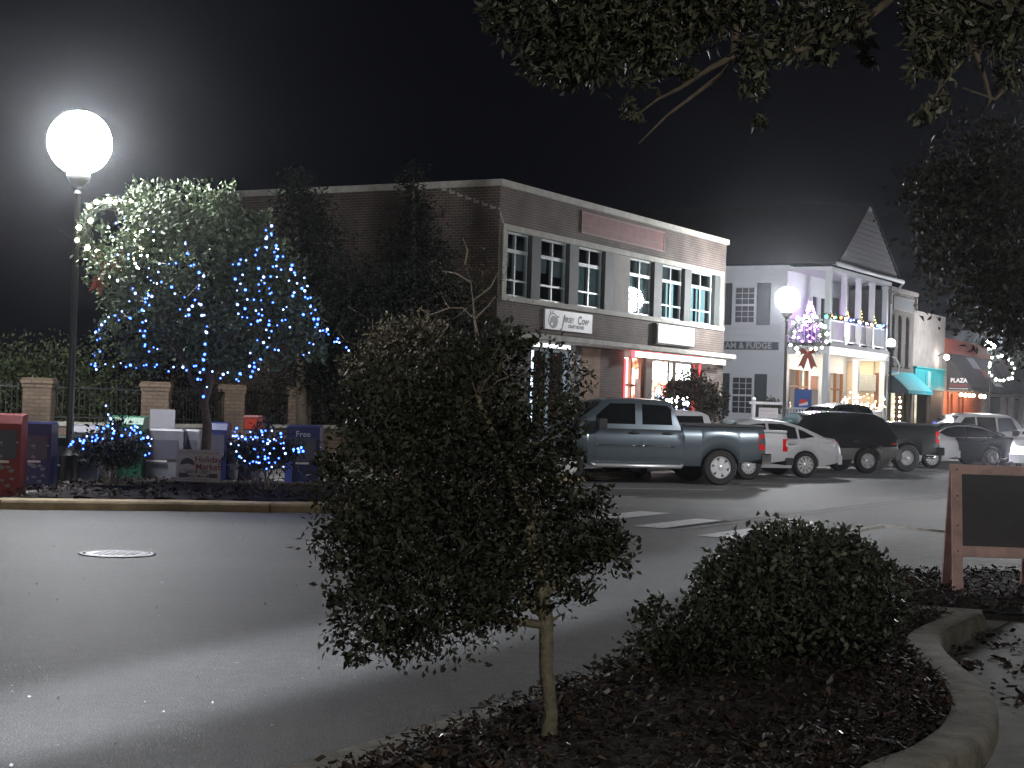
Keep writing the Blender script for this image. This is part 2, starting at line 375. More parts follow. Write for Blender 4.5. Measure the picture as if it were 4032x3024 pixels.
# left kerb
def strip_prism(mb, A_, B_, z0, z1, m=0, ch=.02):
    """A_ and B_ run in parallel; B_ on the left-hand side of A_"""
    for i in range(len(A_) - 1):
        q = [A_[i], A_[i + 1], B_[i + 1], B_[i]]
        mb.prism([(p[0], p[1]) for p in q], z0, z1, m)
def offset(P, d):
    out = []
    for i in range(len(P)):
        a = Vector(P[max(i - 1, 0)][:2]); b = Vector(P[min(i + 1, len(P) - 1)][:2]); t = (b - a).normalized()
        out.append((P[i][0] - t.y * d, P[i][1] + t.x * d))
    return out
def sweep(mb, path, prof, m=0):       # prof: list of (offset to the left, z)
    n = len(prof); vs = []
    rows = [offset(path, d) for d, z in prof]
    for i in range(len(path)):
        for j, (d, z) in enumerate(prof): vs.append((rows[j][i][0], rows[j][i][1], z))
    fs = [(i * n + j, (i + 1) * n + j, (i + 1) * n + j + 1, i * n + j + 1) for i in range(len(path) - 1) for j in range(n - 1)]
    fs += [tuple(range(n))[::-1], tuple(range((len(path) - 1) * n, len(path) * n))]
    mb.add(vs, fs, m, True)
KL = [(-15, 21.6), (-7.14, 23.2), (-6, 23.55), (-5.02, 23.9), (-3.5, 24.22), (-2.6, 24.6), (-1.7, 25.4), (-1.25, 26.6), (-1.1, 28.5), (-.3, 32), (2.0, 38), (3.5, 40.8)]
mb = MB()
def jointed(path, prof, mb, seg=3.05, gap=.012):
    for i in range(len(path) - 1):
        a = Vector(path[i]); b = Vector(path[i + 1]); L_ = (b - a).length; n = max(1, round(L_ / seg)); 
        for k in range(n):
            p = a.lerp(b, k / n); q = a.lerp(b, (k + 1) / n); t = (q - p).normalized() * gap
            sweep(mb, [tuple(p + (t if k == 0 and i in (1, 3) else t * 0)), tuple(p.lerp(q, .5)), tuple(q)], prof)
sweep(mb, KL[:2], [(0, -.02), (0, .1), (.03, .13), (.33, .145), (.36, .1), (.36, -.02)])
sweep(mb, [tuple(Vector(KL[1]).lerp(Vector(KL[2]), .012)), KL[2], KL[3], KL[4]], [(0, -.02), (0, .1), (.03, .13), (.33, .145), (.36, .1), (.36, -.02)])
sweep(mb, [tuple(Vector(KL[4]).lerp(Vector(KL[5]), .02)), *KL[5:]], [(0, -.02), (0, .1), (.03, .13), (.33, .145), (.36, .1), (.36, -.02)])
struct(mb.build('island_kerb', M_kerb_y, sharp=35))
# left island bed
LI = [(-7.25, 23.6), (-6, 23.88), (-5.1, 24.2), (-3.6, 24.55), (-2.8, 24.95), (-2.0, 25.7), (-1.6, 26.8), (-1.5, 28.4), (-2.6, 29.15), (-6.3, 28.25), (-7.1, 26.6)]
def bedmesh(P, z, rise, name, m, res=.1, seed=3):
    bm = bmesh.new(); x0, x1 = min(p[0] for p in P), max(p[0] for p in P); y0, y1 = min(p[1] for p in P), max(p[1] for p in P)
    rr = np.random.default_rng(seed); nx, ny = int((x1 - x0) / res) + 2, int((y1 - y0) / res) + 2; V_ = {}
    for i in range(nx):
        for j in range(ny):
            x, y = x0 + i * res, y0 + j * res
            if inpoly(x, y, P):
                dmin = min(((x - (a[0] + (b[0] - a[0]) * t)) ** 2 + (y - (a[1] + (b[1] - a[1]) * t)) ** 2) for a, b in zip(P, P[1:] + P[:1]) for t in [max(0, min(1, ((x - a[0]) * (b[0] - a[0]) + (y - a[1]) * (b[1] - a[1])) / ((b[0] - a[0]) ** 2 + (b[1] - a[1]) ** 2 + 1e-9)))]) ** .5
                V_[i, j] = bm.verts.new((x, y, z + rise * min(1, dmin / .8) + rr.random() * .02))
    for (i, j), v in V_.items():
        if all(k in V_ for k in ((i + 1, j), (i + 1, j + 1), (i, j + 1))): bm.faces.new((v, V_[i + 1, j], V_[i + 1, j + 1], V_[i, j + 1]))
    me = bpy.data.meshes.new(name); bm.to_mesh(me); bm.free(); me.materials.append(m)
    o = bpy.data.objects.new(name, me); C.objects.link(o); struct(o); return o
mb = MB(); mb.prism(LI, -.02, .135); struct(mb.build('island_soil', M_soil))
bedmesh(LI, .137, .12, 'island_bed', M_soil, .12)
tag(scatter('mulch', polysampler(LI), 5000, .07, M_bark, .18, 5, zj=.1), 'dark bark mulch covering the island bed behind the yellow-lit kerb', 'mulch', kind='stuff')

# near bed: raised kerb curling along the footpath, flush gutter on the road side
INN = [(.75, 5.6), (1.2, 6.5), (1.62, 7.4), (1.95, 7.87), (2.26, 8.48), (2.5, 9.2), (2.62, 9.9), (2.68, 10.6), (2.78, 11.4), (2.95, 12.0), (3.32, 12.75), (3.62, 13.3)]
ss = []
for i in range(len(INN) - 1):       # smooth the curve
    p0, p1, p2, p3 = [Vector(INN[max(0, min(len(INN) - 1, i + k))]) for k in (-1, 0, 1, 2)]
    for k in range(5):
        t = k / 5; ss.append(tuple(.5 * ((2 * p1) + (-p0 + p2) * t + (2 * p0 - 5 * p1 + 4 * p2 - p3) * t * t + (-p0 + 3 * p1 - 3 * p2 + p3) * t ** 3)))
ss.append(INN[-1])
mb = MB()
for j0, j1 in ((0, 14), (14, 27), (27, 41), (41, len(ss) - 1)):
    seg_ = ss[j0:j1 + 1]; seg_ = [tuple(Vector(seg_[0]).lerp(Vector(seg_[1]), .09))] + seg_[1:]
    sweep(mb, seg_, [(.0, .1), (-.0, .145), (-.02, .155), (-.20, .155), (-.235, .135), (-.25, .09), (-.25, -.02)])
mb.prism([(3.9, 13.5), (3.2, 13.76), (3.15, 13.62), (3.62, 13.3), (3.82, 13.2)], -.02, .152, ch=.015)
struct(mb.build('bed_kerb', M_kerb, sharp=50))
LEFTE = [(-1.2, 5.6), (-.57, 7.26), (.24, 9.23), (.89, 10.4), (1.6, 11.6), (2.4, 12.9), (2.95, 13.65)]
BED = LEFTE + [(3.25, 13.62), (3.55, 13.25)] + [tuple(p) for p in reversed(ss)]
BED = BED[::-1] if sum((a[0] * b[1] - b[0] * a[1]) for a, b in zip(BED, BED[1:] + BED[:1])) < 0 else BED
mb = MB(); mb.prism(BED, -.02, .1); struct(mb.build('bed_soil', M_soil))
bedmesh(BED, .103, .07, 'planting_bed', M_soil, .06)
tag(scatter('mulch', polysampler(BED, .35), 22000, .04, M_bark, .135, 8, zj=.075), 'dark wet bark mulch filling the near planting bed', 'mulch', kind='stuff')
tag(scatter('leaves', polysampler(BED), 260, .035, M_litter, .2, 9, aspect=.5, zj=.04), 'pale dead leaves scattered over the near planting bed', 'leaf litter', kind='stuff')
# gutter pan beside the bed
mb = MB(); sweep(mb, [(-1.75, 6.2), (-.98, 7.7), (.0, 9.45), (.66, 10.6), (1.35, 11.8), (2.15, 13.1), (2.7, 14.0)], [(-.0, .006), (-.40, .012), (-.44, .09), (-.6, .105), (-.62, .0)])
struct(mb.build('gutter', M_kerb, sharp=30))
# near footpath, jointed slabs
NP = [(2.2, 3), (14, 3), (14, 20), (9.3, 24.0), (6.5, 24.4), (5.75, 25.4), (5.0, 24.2), (4.3, 20), (3.5, 15.5), (3.0, 13.9), (2.6, 11)]
mb = MB(); mb.prism([(1.0, 3), (14, 3), (14, 20), (9.3, 23.6), (6.6, 24.0), (5.85, 25.0), (5.0, 24.0), (4.3, 20), (3.5, 15.5), (2.9, 13.7), (2.4, 11), (1.0, 8)], -.02, .012)
struct(mb.build('footpath', M_concrete))
mb = MB()
for a, b in (((3.15, 12.1), (5.6, 12.9)), ((4.25, 13.4), (6.4, 9.0)), ((3.0, 9.5), (5.6, 8.9)), ((5.0, 20), (9, 17)), ((3.9, 13.2), (4.6, 14.6))):
    t = (Vector(b) - Vector(a)).normalized() * .008; mb.quad((a[0] + t.y, a[1] - t.x, .0165), (b[0] + t.y, b[1] - t.x, .0165), (b[0] - t.y, b[1] + t.x, .0165), (a[0] - t.y, a[1] + t.x, .0165))
struct(mb.build('path_joint', M_soil))
NK = [(5.0, 24.0), (5.7, 25.25), (6.6, 24.25), (9.3, 23.8), (16, 27)]
mb = MB(); sweep(mb, NK, [(0, -.01), (0, .03), (-.02, .045), (-.14, .045), (-.16, .0)]); struct(mb.build('kerb', M_kerb, sharp=40))
# second dark bed round the chalkboard
B2 = [(3.35, 14.2), (4.4, 13.9), (6.2, 14.2), (6.4, 17.5), (5.2, 17.9), (4.1, 17.3), (3.75, 15.8)]
mb = MB(); mb.prism(B2, .012, .05); struct(mb.build('bed_soil', M_soil)); bedmesh(B2, .052, .05, 'planting_bed', M_soil, .09)
tag(scatter('mulch', polysampler(B2), 3500, .06, M_bark, .075, 18, zj=.06), 'dark mulch under and around the wooden chalkboard sign', 'mulch', kind='stuff')
def wet(r):
    x = 2.9 + r.random() * 4.2; y = 6 + r.random() * 7.2
    return (x, y) if x > 2.95 + .12 * max(0, 10 - y) - .25 * max(0, 8.6 - y) and r.random() < (.25 + .75 * (abs(math.sin(x * 3.1 + y * 1.7)) > .45)) and not inpoly(x, y, BED) else None
tag(scatter('leaves', wet, 2600, .05, M_bark, .018, 21, aspect=.6, zj=.02), 'wet dark leaf litter strewn on the footpath beside the curved kerb', 'leaf litter', kind='stuff')
M_speck = mat('pale_speck', (.5, .5, .5), .5)
def grit(r):
    y = 7 + r.random() ** 1.5 * 20; x = (-.31 + r.random() * .5) * y
    return (x, y) if x < -1.5 + .5 * (y - 6) * .55 else None
tag(scatter('gravel', grit, 300, .012, M_speck, .004, 22, aspect=.8, zj=.004), 'pale grit and specks of litter on the road', 'grit', kind='stuff')

# markings
mb = MB()
def bar(c, L_, W_, m=0, z=.008):
    c = Vector(c); s2, n2 = SD.xy * L_ / 2, ND.xy * W_ / 2
    P = [c - s2 - n2, c + s2 - n2, c + s2 + n2, c - s2 + n2]; P = P[::-1] if (P[1] - P[0]).cross(P[2] - P[1]) < 0 else P
    mb.quad(*[(p.x, p.y, z) for p in P], m=m)
for k in range(-4, 6): bar((1.85 + .75 * k, 26.0 - 1.42 * k), 2.3, .55)
def line(t0, t1, o, W_=.1, m=0): bar(tuple((BL((t0 + t1) / 2, o)).xy), t1 - t0, W_, m)
for a, b in ((-16.5, 70),): line(a, b, -12.7, .1, 1); line(a, b, -12.45, .1, 1)
line(-11.5, 70, -8.75, .1, 1); 
for k in range(12):
    c = BL(-9.6 + k * 4.3, -8.75); e = c + (ND * .707 - SD * .707) * -1.0 * -1 * 4.4
    d = (e - c).normalized(); p = Vector((-d.y, d.x, 0)) * .05
    mb.quad(*[(q.x, q.y, .009) for q in (c - p, e - p, e + p, c + p)], m=0)
struct(mb.build('road_marking', [M_mark, M_markw]))
# manhole
mh = empty('manhole_cover', (-4.09, 17.37, 0)); tag(mh, 'round iron manhole cover set in the road near the yellow-lit kerb', 'manhole cover')
M_iron = mat('worn_iron', (.17, .17, .18), .45, metal=.6, var=.5, vscale=14, bump=.5, bscale=25)
mb = MB(); mb.lathe([(.40, .001), (.40, .010), (.34, .012), (.34, .004)], 40); mb.build('ring', M_iron, mh)
mb = MB(); mb.lathe([(.332, .002), (.332, .011), (.31, .013), (.001, .013)], 40)
for i in range(-4, 5):
    for j in range(-4, 5):
        if (i * i + j * j) < 15: mb.box((i * .065 - .02, j * .065 - .02, .013), (i * .065 + .02, j * .065 + .02, .018))
mb.build('lid', M_iron, mh)

# ================================================================== BUILDINGS (local x along the street, y into the building)
def bld(name, t, label, cat='building', group=None): return tag(empty(name, BL(t, 0), ANG), label, cat, group)
RX = Matrix.Rotation(math.pi / 2, 4, 'X')                    # text plane -> vertical wall facing -y
def wallM(x, y, z): return Matrix.Translation((x, y, z)) @ RX
def wall_holes(mb, x0, x1, z0, z1, y0, y1, holes, m=0):
    """solid wall with rectangular openings, built of butting blocks"""
    xs = sorted({x0, x1, *[h[0] for h in holes], *[h[1] for h in holes]})
    for a, b in zip(xs, xs[1:]):
        zc = [(z0, z1)]
        for h in holes:
            if h[0] <= a + 1e-6 and h[1] >= b - 1e-6:
                zc = [q for lo, hi in zc for q in ((lo, min(hi, h[2])), (max(lo, h[3]), hi)) if q[1] - q[0] > 1e-6]
        for lo, hi in zc: mb.box((a, y0, lo), (b, y1, hi), m)
# ---- brick building
bb = bld('brick_building', 0, 'two-storey red brown brick corner building with six upper windows and two lit shopfronts')
WIN = [(.46, 1.85, 0), (2.5, 4.12, 0), (4.82, 6.45, 1), (8.34, 10.0, 2), (10.72, 12.45, 3), (13.1, 15.05, 4)]
mb = MB(); mb.box((0, 0, 6.52), (16, .3, 7.5)); mb.box((0, 0, 4.46), (.2, .3, 6.52)); mb.box((15.78, 0, 4.46), (16, .3, 6.52))
mb.box((0, 0, 3.64), (16, .3, 4.46)); mb.box((0, .3, 0), (.3, 9.5, 7.5)); mb.box((15.7, .3, 0), (16, 9.5, 7.5))
mb.box((.3, 9.2, 0), (15.7, 9.5, 7.5)); mb.box((0, 0, 0), (2.0, .3, 3.45)); mb.box((13.95, 0, 0), (16, .3, 3.45)); mb.box((6.3, 0, 0), (7.98, .3, 3.45))
mb.build('wall', M_brick, bb)
tag(mb := MB().box((5.02, -.003, 0), (6.3, .3, 3.45)).build('brick_pier', M_brick_lit, bb), 'brick pier tinted by painted-in shop light between the shopfronts')
mb = MB(); mb.box((-.06, -.08, 7.5), (16.08, .38, 7.68)); mb.box((-.06, .38, 7.5), (.36, 9.56, 7.68)); mb.box((15.66, .38, 7.5), (16.08, 9.56, 7.68)); mb.box((.36, 9.1, 7.5), (15.66, 9.56, 7.68))
mb.build('coping', M_stone, bb)
MB().box((.3, .38, 7.2), (15.7, 9.1, 7.3)).build('roof', M_roof, bb)
mb = MB(); mb.box((.2, -.03, 6.36), (15.78, .28, 6.52)); mb.box((.2, -.028, 4.6), (.43, .28, 6.36)); mb.box((15.55, -.028, 4.6), (15.78, .28, 6.36)); mb.box((.14, -.07, 4.46), (15.84, .28, 4.6))
mb.build('window_surround', M_stone, bb)
MB().box((7.0, .06, 4.6), (8.3, .28, 6.36)).build('wall_panel', M_stucco, bb)
M_lit1 = emis('lit_room_cyan', (.5, .85, .95), 1.3); M_curt = mat('sheer_curtain', (.2, .28, .3), .8, var=.25, vscale=9)
M_pil = mat('dark_pilaster', (.045, .05, .048), .7, var=.2)
for a, b in ((1.9, 2.42), (4.17, 4.74), (6.5, 7.0), (10.06, 10.66), (12.5, 13.04), (15.1, 15.55)): MB().box((a, .02, 4.6), (b, .28, 6.36)).build('pilaster', M_pil, bb)
for a, b, kind in WIN:
    fr = MB(); Y0, Y1 = .14, .22; mid = (a + b) / 2
    for q in ((a, a + .06), (b - .06, b), (mid - .035, mid + .035)): fr.box((q[0], Y0, 4.66), (q[1], Y1, 6.30))
    for z0, z1 in ((4.6, 4.66), (6.30, 6.36), (5.80, 5.90), (5.03, 5.08)): fr.box((a, Y0 - .01, z0), (b, Y1 + .01, z1))
    fo = fr.build('window', M_frame, bb)
    MB().box((a + .06, .165, 4.66), (b - .06, .178, 6.30)).build('pane', M_gl := bpy.data.materials.get('clear_pane') or None or M_glass, fo)
# clear panes are swapped below once the transparent glass exists
def clear_glass(name, tint=(.9, .95, .95), refl=.12):
    m = bpy.data.materials.new(name); m.use_nodes = True; nt = m.node_tree; N = nt.nodes; L = nt.links; N.clear()
    o = N.new('ShaderNodeOutputMaterial'); t = N.new('ShaderNodeBsdfTransparent'); t.inputs[0].default_value = (*tint, 1)
    g = N.new('ShaderNodeBsdfGlossy'); g.inputs['Roughness'].default_value = .03; x = N.new('ShaderNodeMixShader')
    fr = N.new('ShaderNodeLayerWeight'); fr.inputs[0].default_value = .5; pw = N.new('ShaderNodeMath'); pw.operation = 'POWER'; pw.inputs[1].default_value = 3.5
    mr = N.new('ShaderNodeMath'); mr.operation = 'MULTIPLY_ADD'; mr.inputs[1].default_value = .6; mr.inputs[2].default_value = refl * .3
    L.new(fr.outputs['Facing'], pw.inputs[0]); L.new(pw.outputs[0], mr.inputs[0]); L.new(mr.outputs[0], x.inputs[0]); L.new(t.outputs[0], x.inputs[1]); L.new(g.outputs[0], x.inputs[2]); L.new(x.outputs[0], o.inputs[0])
    return m
M_clearg = clear_glass('clear_pane')
for o in list(bpy.data.objects):
    if o.name.startswith('pane'): o.data.materials[0] = M_clearg
M_room = mat('dark_room', (.05, .055, .055), .9)
rm = MB(); rm.box((.3, 1.8, 3.8), (15.7, 1.9, 7.0)); rm.box((.3, .3, 3.75), (15.7, 1.8, 3.8)); rm.box((7.1, .3, 3.8), (8.2, 1.8, 7.0)); rm.build('upper_room', M_room, bb)
# blinds, curtains and lit rooms behind the panes
for (a, b, kind) in WIN:
    mid = (a + b) / 2; k = MB()
    if kind == 0: 
        k.box((a, .26, 5.42), (mid - .12, .27, 5.86)); k.box((mid + .04, .26, 5.36), (b, .27, 5.86)); k.build('blind', M_blind, bb)
    elif kind == 1: k.box((a, .26, 4.62), (mid - .06, .27, 5.86)); k.box((mid + .1, .26, 4.62), (b, .27, 5.86)); k.build('curtain', M_curt, bb)
    elif kind == 2: k.box((a, .26, 4.62), (mid - .1, .27, 5.8)); k.box((mid + .2, .26, 4.62), (b - .1, .27, 5.86)); k.build('curtain', M_curt, bb)
    elif kind == 3: k.box((mid - .05, .26, 4.62), (b - .35, .27, 5.84)); k.box((a, .26, 4.62), (a + .5, .27, 5.0)); k.build('curtain', M_lit1, bb)
    else: k.box((a, .26, 4.62), (mid - .3, .27, 5.84)); k.box((mid - .05, .26, 4.62), (b - .25, .27, 5.84)); k.build('curtain', M_lit1, bb)
# flat stone canopy over the shopfronts
mb = MB(); mb.box((-.05, -.42, 3.5), (16.15, .3, 3.64)); mb.box((-.02, -.36, 3.44), (16.1, .28, 3.5)); mb.build('canopy', M_stone, bb)
# faded red signboard (part of the facade)
mb = MB(); mb.box((4.78, -.03, 6.76), (10.6, -.002, 7.36)); mb.build('painted_panel', mat('faded_red', (.15, .055, .05), .7, var=.3, vscale=4), bb)
mb = MB(); mb.box((4.74, -.045, 7.34), (10.64, -.031, 7.385)); mb.box((4.74, -.045, 6.735), (10.64, -.031, 6.78)); mb.box((4.74, -.044, 6.78), (4.79, -.031, 7.34)); mb.box((10.59, -.044, 6.78), (10.64, -.031, 7.34)); mb.box((4.8, -.04, 6.975), (10.58, -.031, 6.99))
mb.build('panel_frame', mat('faded_pink_trim', (.26, .17, .16), .7), bb)
# stepped mortar repair over the corner
mb = MB(); x, z = 0.0, 6.85
for i in range(17):
    if i % 2: mb.box((-.004, 0.0 + i * .13, z), (-.0, .0 + i * .13 + .16, z + .055)) 
    else: mb.box((-.004, 0.0 + i * .13, z), (-.0, .0 + i * .13 + .045, z + .075))
    z += .045
z = 6.8
for i in range(7):
    mb.box((.0 + i * .035, -.004, z - .05), (.03 + i * .035 + .03, -.001, z)); z -= .045
mb.build('mortar_repair', mat('pale_mortar', (.34, .33, .3), .9), bb)
# vents on roof
MB().box((0, 9.2, 7.68), (.06, 9.3, 7.95)).build('roof_rail', M_black, bb)
# left shop
M_shopw = glow_room('lit_shop_white', [(.25, (.10, .14, .35)), (.42, (.55, .65, 1)), (.6, (1, 1, 1))], 5.0, 2.2)
M_ribeye = glow_room('lit_shop_warm', [(.3, (.10, .03, .02)), (.42, (.45, .16, .08)), (.52, (.9, .6, .45)), (.66, (1, .93, .88))], 5, 2.6, (1, 1, 1.3))
M_glowred = emis('red_neon', (1, .03, .04), 9); M_gloww = emis('white_strip_light', (1, .93, .9), 6); M_hotw = emis('lit_doorway', (1, .95, .93), 9)
def shopwin(x0, x1, z0, z1, room, label=None, nm=1, fm=M_dark, depth=.9, roommat2=None):
    fr = MB(); fr.box((x0, .06, z0 - .08), (x1, .16, z0)); fr.box((x0, .06, z1), (x1, .16, z1 + .07))
    for i in range(nm + 1):
        x = x0 + (x1 - x0) * i / nm; fr.box((x - .04 if i else x, .065, z0), (x + .04 if i < nm else x, .155, z1))
    o = fr.build('shop_window', fm, bb_cur); 
    if label: o['label'] = label
    MB().box((x0 + .03, .1, z0), (x1 - .03, .112, z1)).build('pane', M_clearg, o)
    r = MB(); r.box((x0, .3 + depth, z0 - .5), (x1, .33 + depth, z1 + .1)); r.build('shop_interior', room, o)
    return o
bb_cur = bb
mb = MB(); mb.box((2.0, 0, 0), (4.32, .2, .5)); mb.box((2.0, 0, 3.3), (4.32, .2, 3.45)); mb.box((4.32, 0, 0), (4.66, .25, 3.45)); mb.build('shopfront_surround', M_stucco, bb)
MB().box((4.67, -.02, 0), (5.015, .25, 3.45)).build('dark_column_side', M_dark, bb)  # dark right half of the grey column
shopwin(2.0, 4.32, .58, 3.2, M_shopw, 'bright white lit shop window behind foliage', 2, M_frame)
MB().box((2.05, -.02, 3.31), (4.3, -.005, 3.42)).build('light_strip', emis('cool_strip', (.95, .97, 1), 2.2), bb)
# steak shop: doorway, red neon edge, windows
mb = MB(); mb.box((9.6, 0, 0), (10.08, .25, 3.45)); mb.box((10.08, 0, 0), (13.95, .2, .55)); mb.box((7.98, 0, 3.28), (9.6, .2, 3.45)); mb.box((10.08, 0, 3.3), (13.95, .2, 3.45)); mb.build('shopfront_surround', mat('brown_surround', (.1, .075, .06), .6), bb)
d = MB(); d.box((8.0, .1, .14), (8.2, .2, 3.28)); d.box((9.42, .1, .14), (9.6, .2, 3.28)); d.box((8.66, .1, .14), (8.76, .2, 3.28)); d.box((8.2, .1, 2.35), (9.42, .2, 2.42))
do = d.build('door', mat('door_brown', (.22, .08, .04), .5), bb); do['label'] = 'brown framed glass door glowing white and red'
MB().box((8.2, .35, .14), (8.66, .37, 3.2)).build('lit_doorway', M_hotw, do); MB().box((8.76, .5, 1.0), (9.42, .52, 3.2)).build('pane', M_clearg, do)
MB().box((8.0, .6, .14), (9.5, .62, 3.2)).build('shop_interior', emis('pinkish_doorway', (1, .85, .82), 3.5), do)
MB().box((8.9, .02, 1.9), (9.25, .06, 2.6)).build('menu_board', mat('menu', (.5, .3, .25), .5), do)
shopwin(10.08, 13.95, .62, 3.22, M_ribeye, 'lit steak restaurant window full of warm clutter', 2, mat('dark_wood', (.06, .03, .02), .5))
mb = MB(); mb.box((10.2, .28, 2.62), (11.85, .3, 3.2)); mb.box((12.05, .28, 2.62), (13.8, .3, 3.2)); mb.build('ceiling_glow', emis('ceiling_glow', (1, .93, .9), 6), bb)
mb = MB(); mb.box((7.98, -.33, 3.26), (15.4, -.30, 3.42)); mb.build('light_strip', M_gloww, bb)
mb = MB(); mb.box((7.96, -.34, 3.42), (13.4, -.30, 3.438)); mb.box((7.9, -.36, 3.2), (7.975, -.28, 3.44)); mb.box((7.99, -.03, .3), (8.05, .03, 3.2)); mb.box((13.88, -.03, 1.2), (13.93, .02, 3.2)); mb.build('neon_tube', M_glowred, bb)
def sign_thing(name, label, cat, loc, rz): return tag(empty(name, loc, rz), label, cat)
# window neon signs
nz = sign_thing('neon_sign', 'round white neon sign glowing in the steak restaurant window', 'neon sign', BL(11.0, .22, 2.15), ANG)
mb = MB(); mb.lathe([(.0, 0), (.2, 0), (.24, .02), (.2, .04), (.0, .04)], 20, M=RX @ Matrix.Identity(4)); mb.build('disc', emis('white_neon', (.85, .93, 1), 8), nz)
nz = sign_thing('neon_sign', 'red vertical neon sign beside the round white one', 'neon sign', BL(11.55, .22, 2.1), ANG)
mb = MB(); mb.box((-.13, -.02, -.32), (.13, .0, .36)); mb.build('panel', emis('red_panel_light', (1, .06, .04), 3.5), nz); mb = MB(); mb.ball((0, -.03, .18), .09); mb.ball((0, -.03, -.15), .09); mb.build('bulb', emis('pink_glow', (1, .5, .45), 8), nz)
nz = sign_thing('neon_sign', 'small yellow green neon sign low in the restaurant window', 'neon sign', BL(11.0, .22, 1.72), ANG)
MB().add([(-.16, 0, -.08), (.18, 0, -.08), (.12, 0, .1), (-.02, 0, .14), (-.12, 0, .06)], [(0, 1, 2, 3, 4)]).build('tube', emis('lime_neon', (.75, 1, .1), 5), nz)
# ---- signs on the brick wall
M_signw = mat('sign_white', (.62, .62, .62), .5, var=.06, vscale=3); M_ink = mat('sign_ink', (.035, .035, .045), .6); M_inkg = mat('sign_grey', (.13, .125, .125), .6)
so = sign_thing('shop_sign', 'white sign with round grey pot logo and dark script lettering on the brick wall', 'shop sign', BL(4.1, -.06, 4.11), ANG)
mb = MB(); P = [(-1.47, -.28), (1.47, -.28), (1.47, .28), (-1.47, .28)]; mb.box((-1.47, 0, -.28), (1.47, .055, .28)); 
mb.text('J', .50, wallM(-.43, -.004, -.03), 1, shear=.35, bold=.012, sx=1.0); mb.text('ERSEY', .2, wallM(-.02, -.004, .03), 1, shear=.1, bold=.006, sx=1.1)
mb.text('C', .34, wallM(.62, -.004, .05), 1, shear=.2, bold=.014); mb.text('OW', .2, wallM(.98, -.004, .02), 1, shear=.1, bold=.014, sx=1.15); mb.text('CRAFT BONES', .125, wallM(.42, -.004, -.145), 1, bold=.006, sx=1.25)
mb.box((1.2, -.004, .05), (1.3, -.001, .075), 1)
# pot logo: ring, belly, two stalks and a spout
ring = []
def disc(mb, cx, cz, r, y, m, n=28, sx=1.0): mb.add([(cx + r * sx * math.cos(2 * math.pi * k / n), y, cz + r * math.sin(2 * math.pi * k / n)) for k in range(n)], [tuple(range(n))], m)
disc(mb, -1.0, -.03, .215, -.003, 2, sx=1.35); disc(mb, -1.02, -.01, .165, -.0045, 0, sx=1.35); disc(mb, -.985, -.055, .165, -.006, 2, sx=1.3); disc(mb, -1.07, -.13, .04, -.0075, 0, sx=1.2)
mb.box((-1.19, -.003, .15), (-1.13, -.001, .25), 2); mb.box((-1.06, -.003, .15), (-1.0, -.001, .25), 2); mb.add([(-1.24, -.0032, .1), (-.8, -.0032, .1), (-1.0, -.0032, .18), (-1.18, -.0032, .18)], [(0, 1, 2, 3)], 2); mb.box((-.78, -.003, .07), (-.64, -.001, .12), 2)
mb.build('sign_face', [M_signw, M_ink, M_inkg], so)
so = sign_thing('shop_sign', 'glaring white restaurant sign with faint RIBEYES lettering near the street lamp', 'shop sign', BL(11.45, -.2, 4.09), ANG)
mb = MB(); mb.box((-1.45, 0, -.30), (1.45, .04, .30)); mb.text('RIBEYES', .34, wallM(0, -.004, .06), 1, sx=1.0); mb.text('STEAKHOUSE', .09, wallM(.1, -.004, -.2), 1); 
mb.text('*', .3, wallM(-1.2, -.004, -.0), 2); mb.box((1.15, -.004, -.03), (1.28, -.001, .08), 2)
mb.build('sign_face', [mat('sign_bright_white', (.8, .8, .78), .4), mat('pale_ink', (.5, .49, .47), .5), mat('violet_ink', (.3, .27, .5), .5)], so)
mb = MB(); mb.box((-1.52, .04, -.35), (1.5, .19, .32)); mb.build('sign_box', M_dark, so)
# ---- white two-storey house with porch and gable
T0 = 27.27
wb = bld('white_house', T0, 'white clapboard house with balcony porch, tall front gable and slate shutters')
PD = 1.85; WL = 8.3
mb = MB(); H0, H1 = [(3.95 - .0, 5.0)], None
def sidewin(y0, y1, z0, z1): return (y0, y1, z0, z1)
# side wall (x = 0 plane) facing the camera: openings at y 3.26-4.10
def wall_y(mb, x0, x1, ya, yb, z0, z1, holes):
    ys = sorted({ya, yb, *[h[0] for h in holes], *[h[1] for h in holes]})
    for a, b in zip(ys, ys[1:]):
        zc = [(z0, z1)]
        for h in holes:
            if h[0] <= a + 1e-6 and h[1] >= b - 1e-6: zc = [q for lo, hi in zc for q in ((lo, min(hi, h[2])), (max(lo, h[3]), hi)) if q[1] - q[0] > 1e-6]
        for lo, hi in zc: mb.box((x0, a, lo), (x1, b, hi))
wall_y(mb, 0, .2, PD, 12, 0, 7.8, [(3.26, 4.10, 5.42, 6.88), (3.26, 4.13, 1.6, 3.09)])
mb.box((WL - .2, PD, 0), (WL, 12, 7.8)); mb.box((.2, 11.8, 0), (WL - .2, 12, 7.8))
wall_holes(mb, .2, WL - .2, 4.6, 7.8, PD, PD + .2, [(3.3, 4.0, 4.7, 6.75), (4.4, 5.1, 4.7, 6.75), (5.95, 7.1, 4.7, 6.9)])
wall_holes(mb, .2, WL - .2, 0, 4.4, PD, PD + .2, [(.6, 3.0, 1.5, 3.5), (3.3, 4.4, .8, 3.3), (5.8, 7.7, 1.5, 3.5)])
mb.build('wall', M_whites, wb)
mb = MB(); mb.box((-.03, PD - .02, 0), (-.0, PD + .2, 7.6)); mb.box((-.08, PD - .1, 7.62), (-.001, 12.1, 7.8)); mb.build('corner_trim', M_white, wb)
